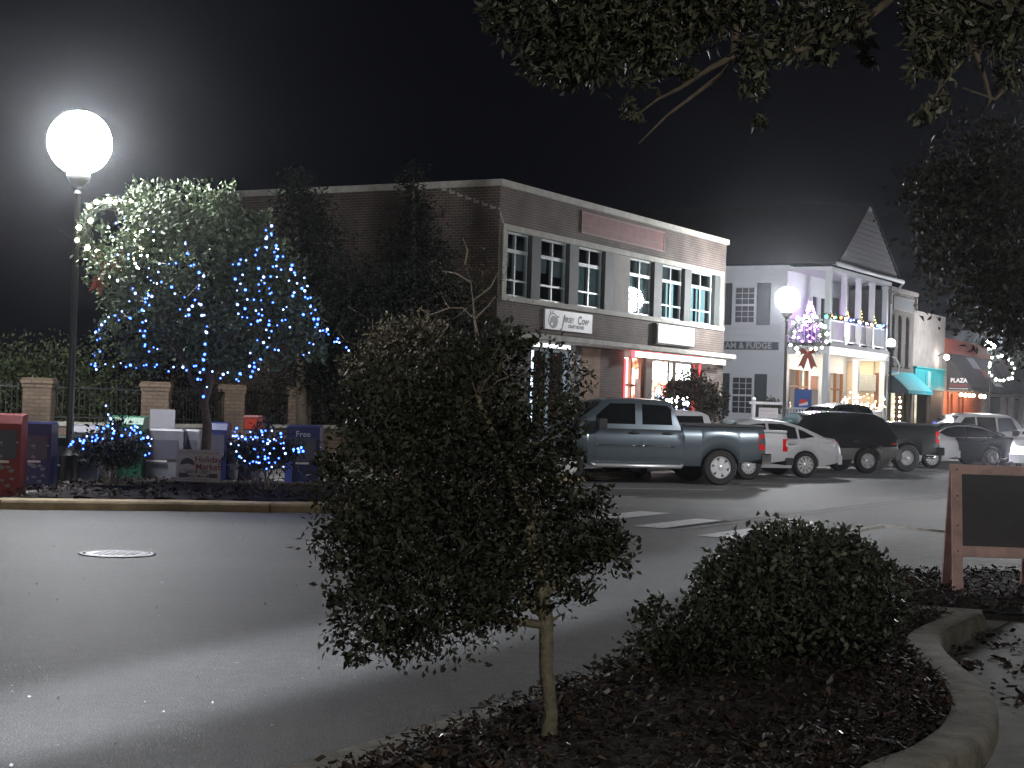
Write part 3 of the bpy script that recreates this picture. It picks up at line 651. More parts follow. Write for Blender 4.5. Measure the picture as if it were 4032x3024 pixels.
def house_window(parent, x0, x1, z0, z1, ori, glass=M_glass, nx=3, nz=2):
    fr = MB(); T = (lambda a, b, z_, d0, d1: None)
    def bx(a, b, za, zb, d0, d1):
        if ori == 'y': fr.box((d0, a, za), (d1, b, zb))
        else: fr.box((a, d0, za), (b, d1, zb))
    o0, o1 = (-.03, .1) if ori == 'y' else (PD - .03, PD + .1); mid = (z0 + z1) / 2
    bx(x0 - .08, x0, z0 - .08, z1 + .08, o0, o1); bx(x1, x1 + .08, z0 - .08, z1 + .08, o0, o1); bx(x0, x1, z1, z1 + .08, o0, o1); bx(x0, x1, z0 - .1, z0, o0 - .03, o1)
    bx(x0, x1, mid - .035, mid + .035, o0 + .02, o1 - .01)
    for i in range(1, nx): x = x0 + (x1 - x0) * i / nx; bx(x - .012, x + .012, z0, mid - .035, o0 + .05, o1 - .03); bx(x - .012, x + .012, mid + .035, z1, o0 + .05, o1 - .03)
    for a, b in ((z0, mid - .035), (mid + .035, z1)):
        for j in range(1, nz + 1 if nz > 2 else nz): zz = a + (b - a) * j / nz; bx(x0, x1, zz - .012, zz + .012, o0 + .052, o1 - .032)
    o = fr.build('window', M_white, parent)
    g = MB(); 
    if ori == 'y': g.box((o0 + .07, x0, z0), (o0 + .08, x1, z1))
    else: g.box((x0, o0 + .07, z0), (x1, o0 + .08, z1))
    g.build('pane', glass, o); return o
M_glass2 = mat('grey_window_glass', (.05, .055, .07), .1)
house_window(wb, 3.26, 4.10, 5.42, 6.88, 'y', M_glass2, 3, 3); house_window(wb, 3.26, 4.13, 1.6, 3.09, 'y', M_glass2, 3, 3)
def shutter(x0, x1, z0, z1):
    m_ = MB(); m_.box((-.045, x0, z0), (-.0, x1, z1))
    n = int((z1 - z0) / .07)
    for i in range(1, n): m_.box((-.056, x0 + .05, z0 + i * .07), (-.046, x1 - .05, z0 + i * .07 + .035))
    m_.build('shutter', M_shutter, wb)
shutter(4.27, 4.72, 5.3, 7.07); shutter(2.55, 3.14, 5.3, 7.07); shutter(4.27, 4.75, 1.45, 3.25); shutter(2.6, 3.14, 1.45, 3.25)
mb = MB(); mb.box((-.03, PD + .3, .0), (-.001, 12, .5)); mb.build('plinth', M_stucco2, wb)
# side sign board
so = sign_thing('shop_sign', 'long dark sign board reading CREAM & FUDGE on the white house side wall', 'shop sign', BL(T0 - .05, 0, 0), ANG)
mb = MB(); mb.box((-.0, 2.12, 4.26), (.045, 6.9, 4.6)); Mt = Matrix.Translation((-.005, 4.1, 4.43)) @ Matrix.Rotation(-math.pi / 2, 4, 'Z') @ RX
mb.text('ICE CREAM & FUDGE', .36, Mt, 1, bold=.010, sx=1.0); mb.build('sign_face', [mat('navy_board', (.04, .05, .065), .6), mat('board_letter', (.42, .43, .46), .6)], so)
# porch floor, columns, fascia
mb = MB(); mb.box((-.05, -.12, 4.45), (WL + .05, PD, 4.6)); mb.build('balcony_floor', mat('balcony_dark', (.05, .05, .055), .6), wb)
mb = MB(); mb.box((-.02, -.08, 4.12), (WL + .02, .08, 4.449)); mb.box((-.02, .08, 4.12), (.12, PD, 4.449)); mb.box((WL - .12, .08, 4.12), (WL + .02, PD, 4.449)); mb.box((.12, .08, 4.38), (WL - .12, PD, 4.44)); mb.build('porch_fascia', mat('fascia_white', (.7, .71, .74), .4), wb)
MB().box((3.9, -.09, 4.2), (3.96, -.081, 4.42)).build('fascia_joint', M_dark, wb)
for x in (0.1, 2.15, 4.1, 6.05, WL - .25):
    c = MB(); wd = .24 if x < 1 or x > 7 else .2; c.box((x, .0, 4.6), (x + wd, .22, 7.55)); c.box((x - .03, -.03, 4.601), (x + wd + .03, .25, 4.7)); c.box((x - .03, -.03, 7.42), (x + wd + .03, .25, 7.5)); c.build('porch_column', M_white, wb)
for x in (0.1, 4.1, WL - .3):
    c = MB(); c.box((x, .0, .81), (x + .24, .24, 4.12)); c.box((x - .03, -.03, .812), (x + .27, .27, 1.0)); c.build('porch_column', M_white, wb)
mb = MB(); mb.box((-.1, -.1, 7.55), (WL + .1, .32, 7.72)); mb.box((-.1, .32, 7.55), (.25, PD, 7.72)); mb.box((.25, .32, 7.6), (WL, PD, 7.66)); mb.build('porch_beam', M_white, wb)
mb = MB(); mb.tube([(-.35, -.42, 7.80), (WL + .75, -.42, 7.80)], .09, 8); mb.tube([(WL + 1.0, -.4, 7.8), (WL + .9, -.1, 7.4), (WL + .3, -.05, 7.2), (WL + .3, -.05, 4.9)], .05, 6); mb.build('gutter_pipe', M_white, wb)
# gable and roof
mb = MB(); A0, A1, AM, ZA = .9, 9.6, 5.05, 10.75
A0, A1, AM = -.05, 8.75, 4.1
nb_ = 13
for i in range(nb_):
    za = 7.84 + (ZA - 7.84) * i / nb_; zb_ = 7.84 + (ZA - 7.84) * (i + 1) / nb_; q0, q1 = i / nb_, (i + 1) / nb_
    l0, r0_ = A0 + (AM - A0) * q0, A1 + (AM - A1) * q0; l1, r1 = A0 + (AM - A0) * q1, A1 + (AM - A1) * q1
    mb.add([(l0, -.34, za), (r0_, -.34, za), (r1, -.29, zb_), (l1, -.29, zb_), (l0, 0, za), (r0_, 0, za), (r1, 0, zb_), (l1, 0, zb_)], [(0, 1, 2, 3), (7, 6, 5, 4), (0, 4, 5, 1), (1, 5, 6, 2), (0, 3, 7, 4)]); mb.build('gable', mat('gable_board', (.8, .8, .82), .6), wb)
mb = MB(); 
def slab(mb, a, b, c, d, th=.08):
    n = (Vector(b) - Vector(a)).cross(Vector(d) - Vector(a)).normalized() * th; q = [Vector(p) for p in (a, b, c, d)]
    mb.add([tuple(p) for p in q] + [tuple(p + n) for p in q], [(3, 2, 1, 0), (4, 5, 6, 7), (0, 1, 5, 4), (1, 2, 6, 5), (2, 3, 7, 6), (3, 0, 4, 7)])
slab(mb, (A0 - .12, -.38, 7.80), (AM, -.38, ZA + .02), (AM, 12, ZA + .02), (A0 - .12, 12, 7.80)); slab(mb, (AM, -.38, ZA + .02), (A1 + .12, -.38, 7.80), (A1 + .12, 12, 7.80), (AM, 12, ZA + .02))
mb.build('roof', M_roof, wb)
# balcony railing with white banners
mb = MB(); mb.box((.4, .04, 5.5), (WL - .4, .12, 5.58)); mb.box((.4, .05, 4.7), (WL - .4, .11, 4.75))
x = .5
while x < WL - .4: mb.box((x, .065, 4.75), (x + .03, .095, 5.5)); x += .16
mb.box((.05, .3, 5.5), (.13, PD, 5.58)); 
y = .4
while y < PD: mb.box((.075, y, 4.62), (.105, y + .03, 5.5)); y += .16
mb.build('railing', M_white, wb)
M_cloth = mat('white_cloth', (.75, .75, .75), .7)
for x in (1.95, 3.45, 4.95):
    bm_ = MB(); N_ = 12
    for i in range(N_):
        a = x + i * .07; hang = .55 + .28 * math.sin(math.pi * (i + .5) / N_) ; yy = -.03 - .02 * math.sin(i * 2.1)
        bm_.add([(a, yy, 5.5), (a + .07, -.03 - .02 * math.sin((i + 1) * 2.1), 5.5), (a + .07, -.03 - .02 * math.sin((i + 1) * 2.1), 5.5 - hang), (a, yy, 5.5 - hang)], [(0, 1, 2, 3)], 0, True)
    o = bm_.build('draped_banner', M_cloth, None, BL(T0, 0), ANG); tag(o, {1.95: 'white cloth drape nearest the purple tree on the balcony rail', 3.45: 'middle white cloth drape hung over the balcony rail', 4.95: 'white cloth drape at the far end of the balcony rail'}[x], 'drape', 'cloth drapes on the balcony rail')
# upstairs doors and windows
M_door = mat('door_dark', (.035, .025, .025), .4)
for a, b in ((3.3, 4.0), (4.4, 5.1)): MB().box((a, PD + .08, 4.7), (b, PD + .12, 6.75)).build('window', M_glass2, wb)
for a, b in ((5.95, 7.1),): MB().box((a, PD + .08, 4.7), (b, PD + .12, 6.9)).build('door', M_door, wb)
# downstairs
M_cafe = glow_room('lit_cafe', [(.25, (.35, .17, .08)), (.42, (.85, .55, .32)), (.55, (1, .82, .62)), (.7, (1, .95, .88))], 2.6, 1.4, (1, 1, .8))
M_cafew = emis('cafe_wall_light', (1, .86, .68), 1.25)
for i, (a, b, z0, z1) in enumerate(((.6, 3.0, 1.5, 3.5), (5.8, 7.7, 1.5, 3.5))):
    fr = MB(); nn = 2
    for k in range(nn + 1): xx = a + (b - a - .06) * k / nn; fr.box((xx, PD - .02, z0), (xx + .06, PD + .12, z1))
    fr.box((a + .06, PD - .01, 2.75), (b - .06, PD + .11, 2.82)); o = fr.build('window', mat('brown_wood_frame', (.22, .09, .04), .5), wb)
    MB().box((a, PD + .14, z0), (b, PD + .15, z1)).build('pane', M_clearg, o); MB().box((a - .3, PD + 1.1, z0 - .4), (b + .3, PD + 1.15, z1 + .2)).build('shop_interior', M_cafe, o)
o = MB().box((3.3, PD + .05, .82), (4.4, PD + .12, 3.3)).build('door', mat('door_red_brown', (.25, .09, .04), .5), wb); MB().box((4.2, PD + .0, 1.8), (4.24, PD + .05, 2.1)).build('handle', M_chrome, o)
mb = MB()
for x in (1.2, 3.0, 5.2, 7.2): mb.lathe([(.16, 4.36), (.16, 4.37)], 16, M=Matrix.Translation((x, .9, 0)))
mb.build('ceiling_light', emis('porch_ceiling_light', (1, .84, .62), 260), wb)
so = sign_thing('hanging_sign', 'grey framed menu sign hanging in the porch opening of the white house', 'hanging sign', BL(T0 + 8.2, .45, 0), ANG)
mb = MB(); mb.box((-.0, 0, 2.75), (.05, 1.05, 3.5)); mb.build('board', mat('menu_grey', (.35, .36, .34), .6, var=.2, vscale=10), so); mb = MB(); mb.box((.01, .1, 3.5), (.04, .13, 4.1)); mb.box((.01, .9, 3.5), (.04, .93, 4.1)); mb.build('hanger', M_black, so)
so = sign_thing('porch_bracket', 'curved white bracket at the far end of the white porch', 'bracket', BL(T0 + 8.35, -.1, 0), ANG)
mb = MB(); mb.tube([(0, .1, 4.4), (.12, -.25, 4.3), (.25, -.4, 3.95), (.12, -.4, 3.6), (0, .05, 3.5)], .045, 8); mb.tube([(0, .08, .2), (0, .08, 4.4)], .05, 8); mb.build('bracket', M_white, so)
mb = MB(); mb.box((0.0, -.1, .13), (WL, PD - .03, .8)); mb.build('porch_floor', M_stucco2, wb)
mb = MB(); mb.box((WL + .02, .26, .81), (WL + .12, PD, 4.11)); mb.build('porch_end_wall', mat('warm_lit_white_wall', (.62, .5, .36), .7), wb)  # white wall with the warm porch light put into its colour
MB().box((WL - .0, .3, .81), (WL + .015, .55, 3.6)).build('door', mat('door_panel_brown', (.2, .07, .03), .5), wb)
# porch ground rail in front
so = tag(empty('picket_rail', BL(T0, 0), ANG), 'low white picket rail along the front of the white house porch', 'railing'); mb = MB(); mb.box((.35, .06, 1.82), (WL - .31, .13, 1.9)); mb.box((.35, .07, .9), (WL - .31, .12, .95)); mb.box((.16, .26, 1.82), (.24, PD - .03, 1.9)); mb.box((.17, .26, .9), (.23, PD - .03, .95))
x = .4
while x < WL - .35:
    if not 4.0 < x < 4.4: mb.box((x, .075, .95), (x + .05, .115, 1.82))
    x += .15
x = .34
while x < PD - .1: mb.box((.18, x, .95), (.22, x + .05, 1.82)); x += .13
mb.build('rail', M_white, so)
# ---- arched brick building
ab = bld('brick_building', 35.65, 'narrow dark brick building with three tall arched windows beside the white house')
mb = MB(); AW = [(.35, .95), (1.55, 2.15), (2.8, 3.4)]
wall_holes(mb, 0, 4.15, 3.9, 7.45, 0, .3, [(a, b, 3.98, 6.35) for a, b in AW]); mb.box((0, .3, 0), (.3, 10, 7.4)); mb.box((3.85, .3, 0), (4.15, 10, 7.4)); mb.box((0, 0, 3.55), (4.15, .3, 3.9)); mb.box((0, 0, .1), (.3, .3, 3.55)); mb.box((3.95, 0, .1), (4.15, .3, 3.55))
mb.build('wall', M_brickd, ab)
for a, b in AW:
    w_ = MB(); n = 10; c = (a + b) / 2; r = (b - a) / 2
    arc = [(c - r * math.cos(math.pi * i / n), 6.02 + r * 1.1 * math.sin(math.pi * i / n)) for i in range(n + 1)]
    pts = [(a, 3.98)] + arc + [(b, 3.98)]
    w_.add([(x, .2, z) for x, z in pts], [tuple(range(len(pts)))[::-1]]); w_.box((a - .07, -.04, 3.9), (b + .07, .1, 3.97)); o = w_.build('window', mat('arched_pane', (.06, .06, .06), .15), ab)
    # arch infill of brick
    f_ = MB()
    top = [(x, z) for x, z in arc]
    for i in range(n): f_.quad((top[i][0], .02, top[i][1]), (top[i + 1][0], .02, top[i + 1][1]), (top[i + 1][0], .02, 6.35), (top[i][0], .02, 6.35))
    f_.build('arch_infill', M_brickd, ab); 
    s_ = MB(); s_.box((c - .03, .15, 3.98), (c + .03, .19, 6.3)); s_.box((a, .15, 5.1), (b, .19, 5.16)); s_.build('window_sash', M_inkg, ab)
mb = MB(); mb.box((-.1, -.15, 7.35), (4.3, .35, 7.55)); mb.box((4.15, -.12, 6.75), (4.28, .3, 7.35)); mb.box((-.02, -.12, 6.75), (.08, 0, 7.35)); mb.build('cornice', M_stucco2, ab)
so = sign_thing('sign_frame', 'empty rectangular sign frame high on the arched brick building', 'sign frame', BL(35.65, -.06), ANG); mb = MB(); mb.box((.55, 0, 6.6), (3.85, .04, 7.12), 1)
for q in (((.5, -.03, 7.12), (3.9, .05, 7.18)), ((.5, -.03, 6.54), (3.9, .05, 6.6)), ((.5, -.03, 6.6), (.55, .05, 7.12)), ((3.85, -.03, 6.6), (3.9, .05, 7.12))): mb.box(*q)
mb.build('frame', [M_stucco2, mat('slate_panel', (.11, .12, .13), .6)], so)
bb_cur = ab; M_teal_in = glow_room('lit_boutique', [(.3, (.5, .32, .18)), (.45, (.9, .72, .45)), (.62, (1, .92, .7))], 2.0, 1.5)
mb = MB(); mb.box((.3, 0, .1), (3.95, .2, .5)); mb.build('shopfront_surround', M_bronze, ab)
o = shopwin(.35, 1.9, .58, 3.3, emis('pale_drape_light', (.85, .62, .5), .42), 'shop window with pale pink drape', 1, M_bronze, .3); o = shopwin(2.35, 3.9, .58, 3.3, M_teal_in, 'yellow lit shop window', 1, M_bronze, .4)
# ---- stucco building with turquoise panel
tb = bld('stucco_building', 39.85, 'pale stucco building with a glaring wall lamp above a turquoise sign band')
mb = MB(); mb.box((0, .02, 3.2), (5.75, .3, 6.75)); mb.box((0, .3, 0), (.28, 10, 6.7)); mb.box((5.47, .3, 0), (5.75, 10, 6.7)); mb.box((5.3, .02, .1), (5.75, .3, 3.2)); mb.box((0, .02, .1), (.3, .3, 3.2)); mb.build('wall', M_stucco2, tb)
M_teal = mat('turquoise_paint', (.03, .33, .36), .5, var=.1, vscale=2)
mb = MB(); mb.box((.15, -.08, 3.0), (5.45, .02, 4.0)); mb.box((.05, -.16, 4.0), (5.5, .02, 4.07)); 
for a, b in ((.5, 2.0), (3.3, 4.9)):
    for q in (((a, -.1, 3.15), (a + .06, -.081, 3.85)), ((b - .06, -.1, 3.15), (b, -.081, 3.85)), ((a, -.1, 3.79), (b, -.081, 3.85)), ((a, -.1, 3.15), (b, -.081, 3.21))): mb.box(*q)
mb.box((2.3, -.1, 3.1), (2.8, -.081, 3.9), 1); mb.build('sign_band', [M_teal, mat('pale_turquoise', (.3, .5, .5), .5)], tb)
bb_cur = tb
shopwin(.6, 3.3, .58, 2.85, M_teal_in, 'wide yellow lit shop window', 1, M_bronze, .4); mb = MB(); mb.box((3.3, 0, .1), (5.3, .2, 3.0)); mb.build('door_panel', M_bronze, tb)
wl = tag(empty('wall_lamp', BL(44.2, -.05, 4.72), ANG), 'dazzling lamp fixed to the stucco wall above the turquoise band', 'wall lamp'); mb = MB(); mb.tube([(0, .06, 0), (0, -.25, .12), (0, -.4, .05)], .025, 8); mb.build('arm', M_black, wl); mb = MB(); mb.ball((0, -.4, -.06), .13); mb.build('bulb', emis('wall_lamp_glow', (1, .9, .82), 110), wl)
# awning
M_aw = mat('teal_canvas', (.02, .34, .40), .7, var=.12, vscale=3)
def awning(t, x1, z1, z0, d, label, m, side, val=.16):
    o = tag(empty('awning', BL(t, -.01), ANG), label, 'awning'); a = MB()
    a.add([(0, 0, z1), (x1, 0, z1), (x1, -d, z0), (0, -d, z0), (0, 0, z1 - .03), (x1, 0, z1 - .03), (x1, -d + .02, z0 - .03), (0, -d + .02, z0 - .03)], [(0, 3, 2, 1), (4, 5, 6, 7), (0, 1, 5, 4)], 0)
    a.box((0, -d - .01, z0 - val), (x1, -d + .015, z0 - .001), 0); a.build('canvas', m, o)
    for xx in (0.0, x1): 
        s_ = MB(); s_.add([(xx, 0, z1 - .03), (xx, 0, z0 - val), (xx, -d, z0 - val), (xx, -d, z0 - .03), (xx + .01, 0, z1 - .03), (xx + .01, 0, z0 - val), (xx + .01, -d, z0 - val), (xx + .01, -d, z0 - .03)], [(0, 1, 2, 3), (7, 6, 5, 4), (0, 3, 7, 4), (0, 4, 5, 1), (1, 5, 6, 2)]); s_.build('end_panel', side, o)
    return o
awning(35.85, 4.1, 3.72, 2.86, .95, 'bright turquoise canvas awning over the shop beside the porch', M_aw, mat('navy_canvas', (.012, .03, .045), .8))
# ---- dark awning restaurant
pb = bld('restaurant_building', 45.75, 'low restaurant building with red parapet behind the big dark awning')
mb = MB(); mb.box((0, .05, 4.9), (9.8, .3, 5.7)); mb.build('parapet', mat('red_parapet', (.4, .09, .05), .7, var=.25), pb)
mb = MB(); mb.box((0, .05, 3.0), (9.8, .3, 4.9)); mb.box((0, .3, 0), (.3, 10, 5.6)); mb.box((9.5, .3, 0), (9.8, 10, 5.6)); mb.build('wall', M_stucco, pb)
MB().box((0, .25, .1), (8.6, .3, 3.0)).build('lit_wall', mat('orange_wall', (.75, .24, .09), .7, var=.15, vscale=2), pb)
M_ow = mat('orange_wood', (.35, .12, .05), .5)
for x in (1.4, 3.7):
    mb = MB(); mb.box((x, .15, .1), (x + .12, .25, 2.9)); mb.box((x + .75, .15, .1), (x + .87, .25, 2.9)); mb.box((x, .151, 2.9), (x + .87, .25, 3.0)); mb.build('door_frame', M_ow, pb)
if 1: MB().box((8.6, .05, .1), (9.8, .3, 3.0)).build('wall_end', M_stucco, pb)
o = awning(46.0, 9.3, 4.95, 3.25, 1.25, 'large dark awning with PLAZA lettering on its end', mat('charcoal_canvas', (.05, .052, .055), .7, var=.2, vscale=1), mat('charcoal_end', (.035, .03, .03), .8), .2)
mb = MB(); Mt = Matrix.Translation((-.006, -.62, 3.55)) @ Matrix.Rotation(-math.pi / 2, 4, 'Z') @ RX
mb.text('PLAZA', .3, Mt, 0, bold=.008, sx=.95); mb.build('lettering', mat('awning_letter', (.8, .78, .76), .6), o); mb = MB(); mb.box((-.006, -1.1, 3.12), (-.002, -.12, 3.17)); mb.build('stripe', mat('awning_letter2', (.4, .36, .35), .6), o); MB().box((-.005, -1.05, 3.24), (-.002, -.15, 3.38)).build('red_text_band', mat('dull_red', (.16, .03, .03), .7), o)
k = (3.25 - 4.95) / -1.25
def onaw(a, b, d0, d1, m_, nm, lab=None):
    z = lambda d: 4.95 - (1.7 / 1.25) * d + .012; mb = MB(); mb.quad((a, -d0 - .01, z(d0)), (b, -d0 - .01, z(d0)), (b, -d1 - .01, z(d1)), (a, -d1 - .01, z(d1))); mb.build(nm, m_, o)
onaw(3.4, 5.0, .08, .5, mat('aw_white', (.3, .3, .31), .6), 'printed_patch'); onaw(4.6, 5.8, .5, .85, mat('aw_red', (.3, .05, .04), .6), 'printed_patch'); onaw(5.6, 7.4, .9, 1.15, mat('aw_white2', (.5, .5, .52), .6), 'printed_patch')
for i, x in enumerate((.3, 1.15, 2.0, 2.8, 4.4, 5.2)):
    b_ = tag(empty('pendant_bulb', BL(45.95 + x, -.7, 2.92), ANG), 'glowing bulb in the row under the dark PLAZA awning', 'bulb', 'bulbs under the dark awning'); mb = MB(); mb.ball((0, 0, -.08), .085, 8); mb.build('bulb', emis('warm_bulb', (1, .62, .4), 90) if i == 0 else bpy.data.materials['warm_bulb'], b_); mb = MB(); mb.tube([(0, 0, 0), (0, 0, .2)], .015, 6); mb.build('cord', M_black, b_)
# ---- last building
lb = bld('grey_building', 55.7, 'grey shop building with pale posts at the far end of the row')
mb = MB(); mb.box((0, .1, 2.9), (24, .4, 6.6)); mb.box((0, .4, 0), (.3, 10, 6.6)); mb.box((0, 1.2, 0), (24, 1.4, 2.9)); mb.build('wall', mat('dim_grey_wall', (.13, .13, .135), .8, var=.2), lb); mb = MB()
for x in (1.0, 2.8, 5.5, 8.5, 12): mb.box((x, -.6, .14), (x + .3, -.3, 2.9))
mb.box((0, -.7, 2.9), (24, .1, 3.15)); mb.build('porch_post', M_stucco2, lb)
tag(MB().tube([tuple(BL(48, 4.5, 0)), tuple(BL(47.8, 4.5, 10.5))], [.13, .08], 8).build('utility_pole', M_trunk), 'thin utility pole rising behind the far roofs', 'utility pole')
# ================================================================== VEHICLES (local x forward, y left, z up; origin under the rear axle)
def lerp_tab(T, x):
    return float(np.interp(x, [p[0] for p in T], [p[1] for p in T]))
def loft(mb, xs, zb, zt, hw, side, crown=.03, m=0):
    """tube of rings; side: [(height fraction, width factor)]"""
    rings = []
    for x in xs:
        a, b, h = zb(x), zt(x), hw(x); R_ = [(x, h * f, a + (b - a) * k) for k, f in side]
        top = R_[-1]
        T_ = [(x, top[1] * q, top[2] + crown * (1 - q * q)) for q in (.8, .45, 0)]
        full = R_ + T_ + [(x, -p[1], p[2]) for p in reversed(T_[:-1])] + [(x, -p[1], p[2]) for p in reversed(R_)]
        rings.append(full)
    n = len(rings[0]); vs = [p for r in rings for p in r]
    fs = [(i * n + j, (i + 1) * n + j, (i + 1) * n + (j + 1) % n, i * n + (j + 1) % n) for i in range(len(rings) - 1) for j in range(n)]
    fs += [tuple(range(n)), tuple(range((len(rings) - 1) * n, len(rings) * n))[::-1]]
    if xs[0] > xs[-1]: fs = [f[::-1] for f in fs]
    mb.add(vs, fs, m, True)
BODY = [(0, .93), (.1, .965), (.3, .995), (.55, 1.0), (.74, .985), (.88, .955), (.97, .90), (1, .86)]
def wheel(parent, x, y, R_, rr, n, out, style='bar', rimm=None):
    w_ = MB(); wd = .12; s = 1 if y > 0 else -1; Mx = Matrix.Translation((x, y, R_)) @ Matrix.Rotation(-math.pi / 2 * s, 4, 'X')
    w_.lathe([(rr, -wd), (R_ - .03, -wd), (R_, -wd + .035), (R_, wd - .035), (R_ - .03, wd - .0), (rr + .02, wd), (rr, wd - .02), (rr, -wd + .01)], 30, M=Mx)
    o = w_.build('wheel', M_tyre, parent, sharp=40)
    r = MB(); r.lathe([(rr - .001, -.05), (rr - .001, wd - .03), (rr - .02, wd - .012), (rr - .035, wd - .03), (rr - .04, wd - .1), (.001, wd - .1)], 28, M=Mx, m=0)
    for k in range(n):
        a = 2 * math.pi * k / n + .3; wi = .055 if style == 'bar' else .022
        A = Mx @ Matrix.Rotation(a, 4, 'Z')
        r.add([tuple(A @ Vector(p)) for p in ((.03, -wi, wd - .03), (rr - .03, -wi * 1.3, wd - .035), (rr - .03, wi * 1.3, wd - .035), (.03, wi, wd - .03), (.03, -wi * 1.2, wd - .07), (rr - .03, -wi * 1.6, wd - .07), (rr - .03, wi * 1.6, wd - .07), (.03, wi * 1.2, wd - .07))], [(0, 1, 2, 3), (0, 4, 5, 1), (2, 6, 7, 3)], 0)
    r.lathe([(.06, wd - .06), (.06, wd - .02), (.04, wd - .01), (.001, wd - .01)], 14, M=Mx)
    r.build('rim', rimm or M_alloy, o, sharp=35)
    return o
def vehicle(name, label, loc, S, group='vehicles parked along the shops', cat='car', rz=None):
    if rz is None: loc = Vector(loc) - Vector((.269, -.963, 0)) * (S['W'] / 2 - .05)     # measured at the near side
    t = tag(empty(name, loc, math.radians(195.6) if rz is None else rz), label, cat, group)
    W2 = S['W'] / 2; wb = S['wb']; RA = S['ra']; wr = S['r']; sill = S['sill']; topT = S['top']; planT = S['plan']; x0, x1 = topT[0][0], topT[-1][0]
    def zb(x):
        z = lerp_tab(S['under'], x) if 'under' in S else sill
        for c in (0, wb):
            if abs(x - c) < RA: z = max(z, wr + math.sqrt(RA * RA - (x - c) ** 2) * S.get('rz', 1.0))
        return z
    zt = lambda x: max(lerp_tab(topT, x), zb(x) + .05); hw = lambda x: W2 * lerp_tab(planT, x)
    xs = set([p[0] for p in topT] + [p[0] for p in planT])
    for c in (0, wb):
        for k in range(-8, 9): xs.add(c + RA * math.sin(k / 8 * math.pi / 2) * .9999)
        xs.add(c - RA - .003); xs.add(c + RA + .003)
    x = x0
    while x < x1: xs.add(x); x += .22
    xs = sorted(x for x in xs if x0 <= x <= x1)
    side = S.get('side', BODY)
    def yside(x, z):     # outer half width of the body side at height z
        a, b = zb(x), zt(x); return hw(x) * float(np.interp((z - a) / max(b - a, .05), [k for k, f in side], [f for k, f in side]))
    mb = MB(); loft(mb, xs, zb, zt, hw, side, S.get('crown', .02), 0)
    if S.get('lower'):
        zl = S['lower']
        for i, f in enumerate(mb.f):
            if sum(mb.v[k][2] for k in f) / len(f) < zl: mb.m[i] = 1
    mb.build('body', [S['paint'], S.get('paint2', S['paint'])], t, sharp=38)
    # open load bed
    if 'bed' in S:
        a, b = S['bed']; z = lerp_tab(topT, (a + b) / 2); c = MB(); yb = W2 * .84
        c.box((a, -yb, z + .022), (b, yb, z + .028)); c.build('bed_liner', M_dark, t)
        c = MB()
        for s in (1, -1): c.box((a - .05, s * (W2 * .90) - .035, z - .0), (b + .03, s * (W2 * .90) + .035, z + .05))
        c.box((a - .1, -W2 * .86, z), (a - .03, W2 * .86, z + .05)); c.build('bed_rail', S.get('railm', M_dark), t)
    # cabin
    cab = S['cab']; belt = S['belt']; wr_, wb_ = S['roofw'], S['beltw']
    cx = sorted({p[0] for p in cab} | set(np.linspace(cab[0][0], cab[-1][0], 22)))
    zr = max(p[1] for p in cab)
    def yc(z): return wb_ + (wr_ - wb_) * (z - belt) / (zr - belt)
    g = MB(); vs = []; rings = []
    for x in cx:
        z = lerp_tab(cab, x); z = max(z, belt + .004); R_ = [(x, yc(belt - .05), belt - .05), (x, yc(belt), belt)]
        zs = belt + (z - belt) * .5; R_ += [(x, yc(zs), zs), (x, yc(z) - .0, z - min(.05, (z - belt) * .4)), (x, yc(z) - .05, z)]
        T_ = [(x, (yc(z) - .05) * q, z + .035 * (1 - q * q)) for q in (.7, .35, 0)]
        rings.append(R_ + T_ + [(p[0], -p[1], p[2]) for p in reversed(T_[:-1])] + [(p[0], -p[1], p[2]) for p in reversed(R_)])
    n = len(rings[0])
    g.add([p for r in rings for p in r], [(i * n + j, (i + 1) * n + j, (i + 1) * n + (j + 1) % n, i * n + (j + 1) % n) for i in range(len(rings) - 1) for j in range(n)] + [tuple(range(n)), tuple(range((len(rings) - 1) * n, len(rings) * n))[::-1]], 0, True)
    g.build('cabin', S['paint'], t, sharp=32)
    for poly in S['glass']:
        for s in (1, -1):
            q = MB(); q.add([(x, s * (yc(z) + .006), z) for x, z in poly], [tuple(range(len(poly))) if s < 0 else tuple(range(len(poly)))[::-1]], 0); q.build('side_window', M_glassb, t)
            if S.get('trim'):
                e = MB(); P = [(x, s * (yc(z) + .009), z) for x, z in poly]; lo = sorted(P, key=lambda p: p[2])[:2]; lo = sorted(lo)
                if S.get('arc') and poly is S['glass'][0]:
                    ar = MB(); ar.tube([(x, s * (yc(z - .09) + .012), z - .075) for x, z in cab if z > 1.1], .018, 6); ar.build('roof_trim', S['trim'], t)
                e.tube([(lo[0][0], lo[0][1], lo[0][2] - .015), (lo[1][0], lo[1][1], lo[1][2] - .015)], .011, 6); e.build('window_trim', S['trim'], t)
    for nm, (xa, za), (xb, zb_) in S['screens']:
        ya, yb = yc(za) - .09, yc(zb_) - .11; d = Vector((xb - xa, 0, zb_ - za)).normalized(); nn = Vector((d.z, 0, -d.x)); nn *= (1 if nm == 'windscreen' else -1) * .045
        if nm == 'windscreen' and nn.x < 0: nn = -nn
        if nm != 'windscreen' and nn.x > 0: nn = -nn
        q = MB(); q.add([tuple(Vector(p) + nn) for p in ((xa, -ya, za), (xa, ya, za), (xb, yb, zb_), (xb, -yb, zb_))] + [tuple(Vector(p) - nn * .2) for p in ((xa, -ya, za), (xa, ya, za), (xb, yb, zb_), (xb, -yb, zb_))], [(0, 1, 2, 3), (7, 6, 5, 4), (0, 4, 5, 1), (1, 5, 6, 2), (2, 6, 7, 3), (3, 7, 4, 0)]); q.build(nm, M_glassb, t)
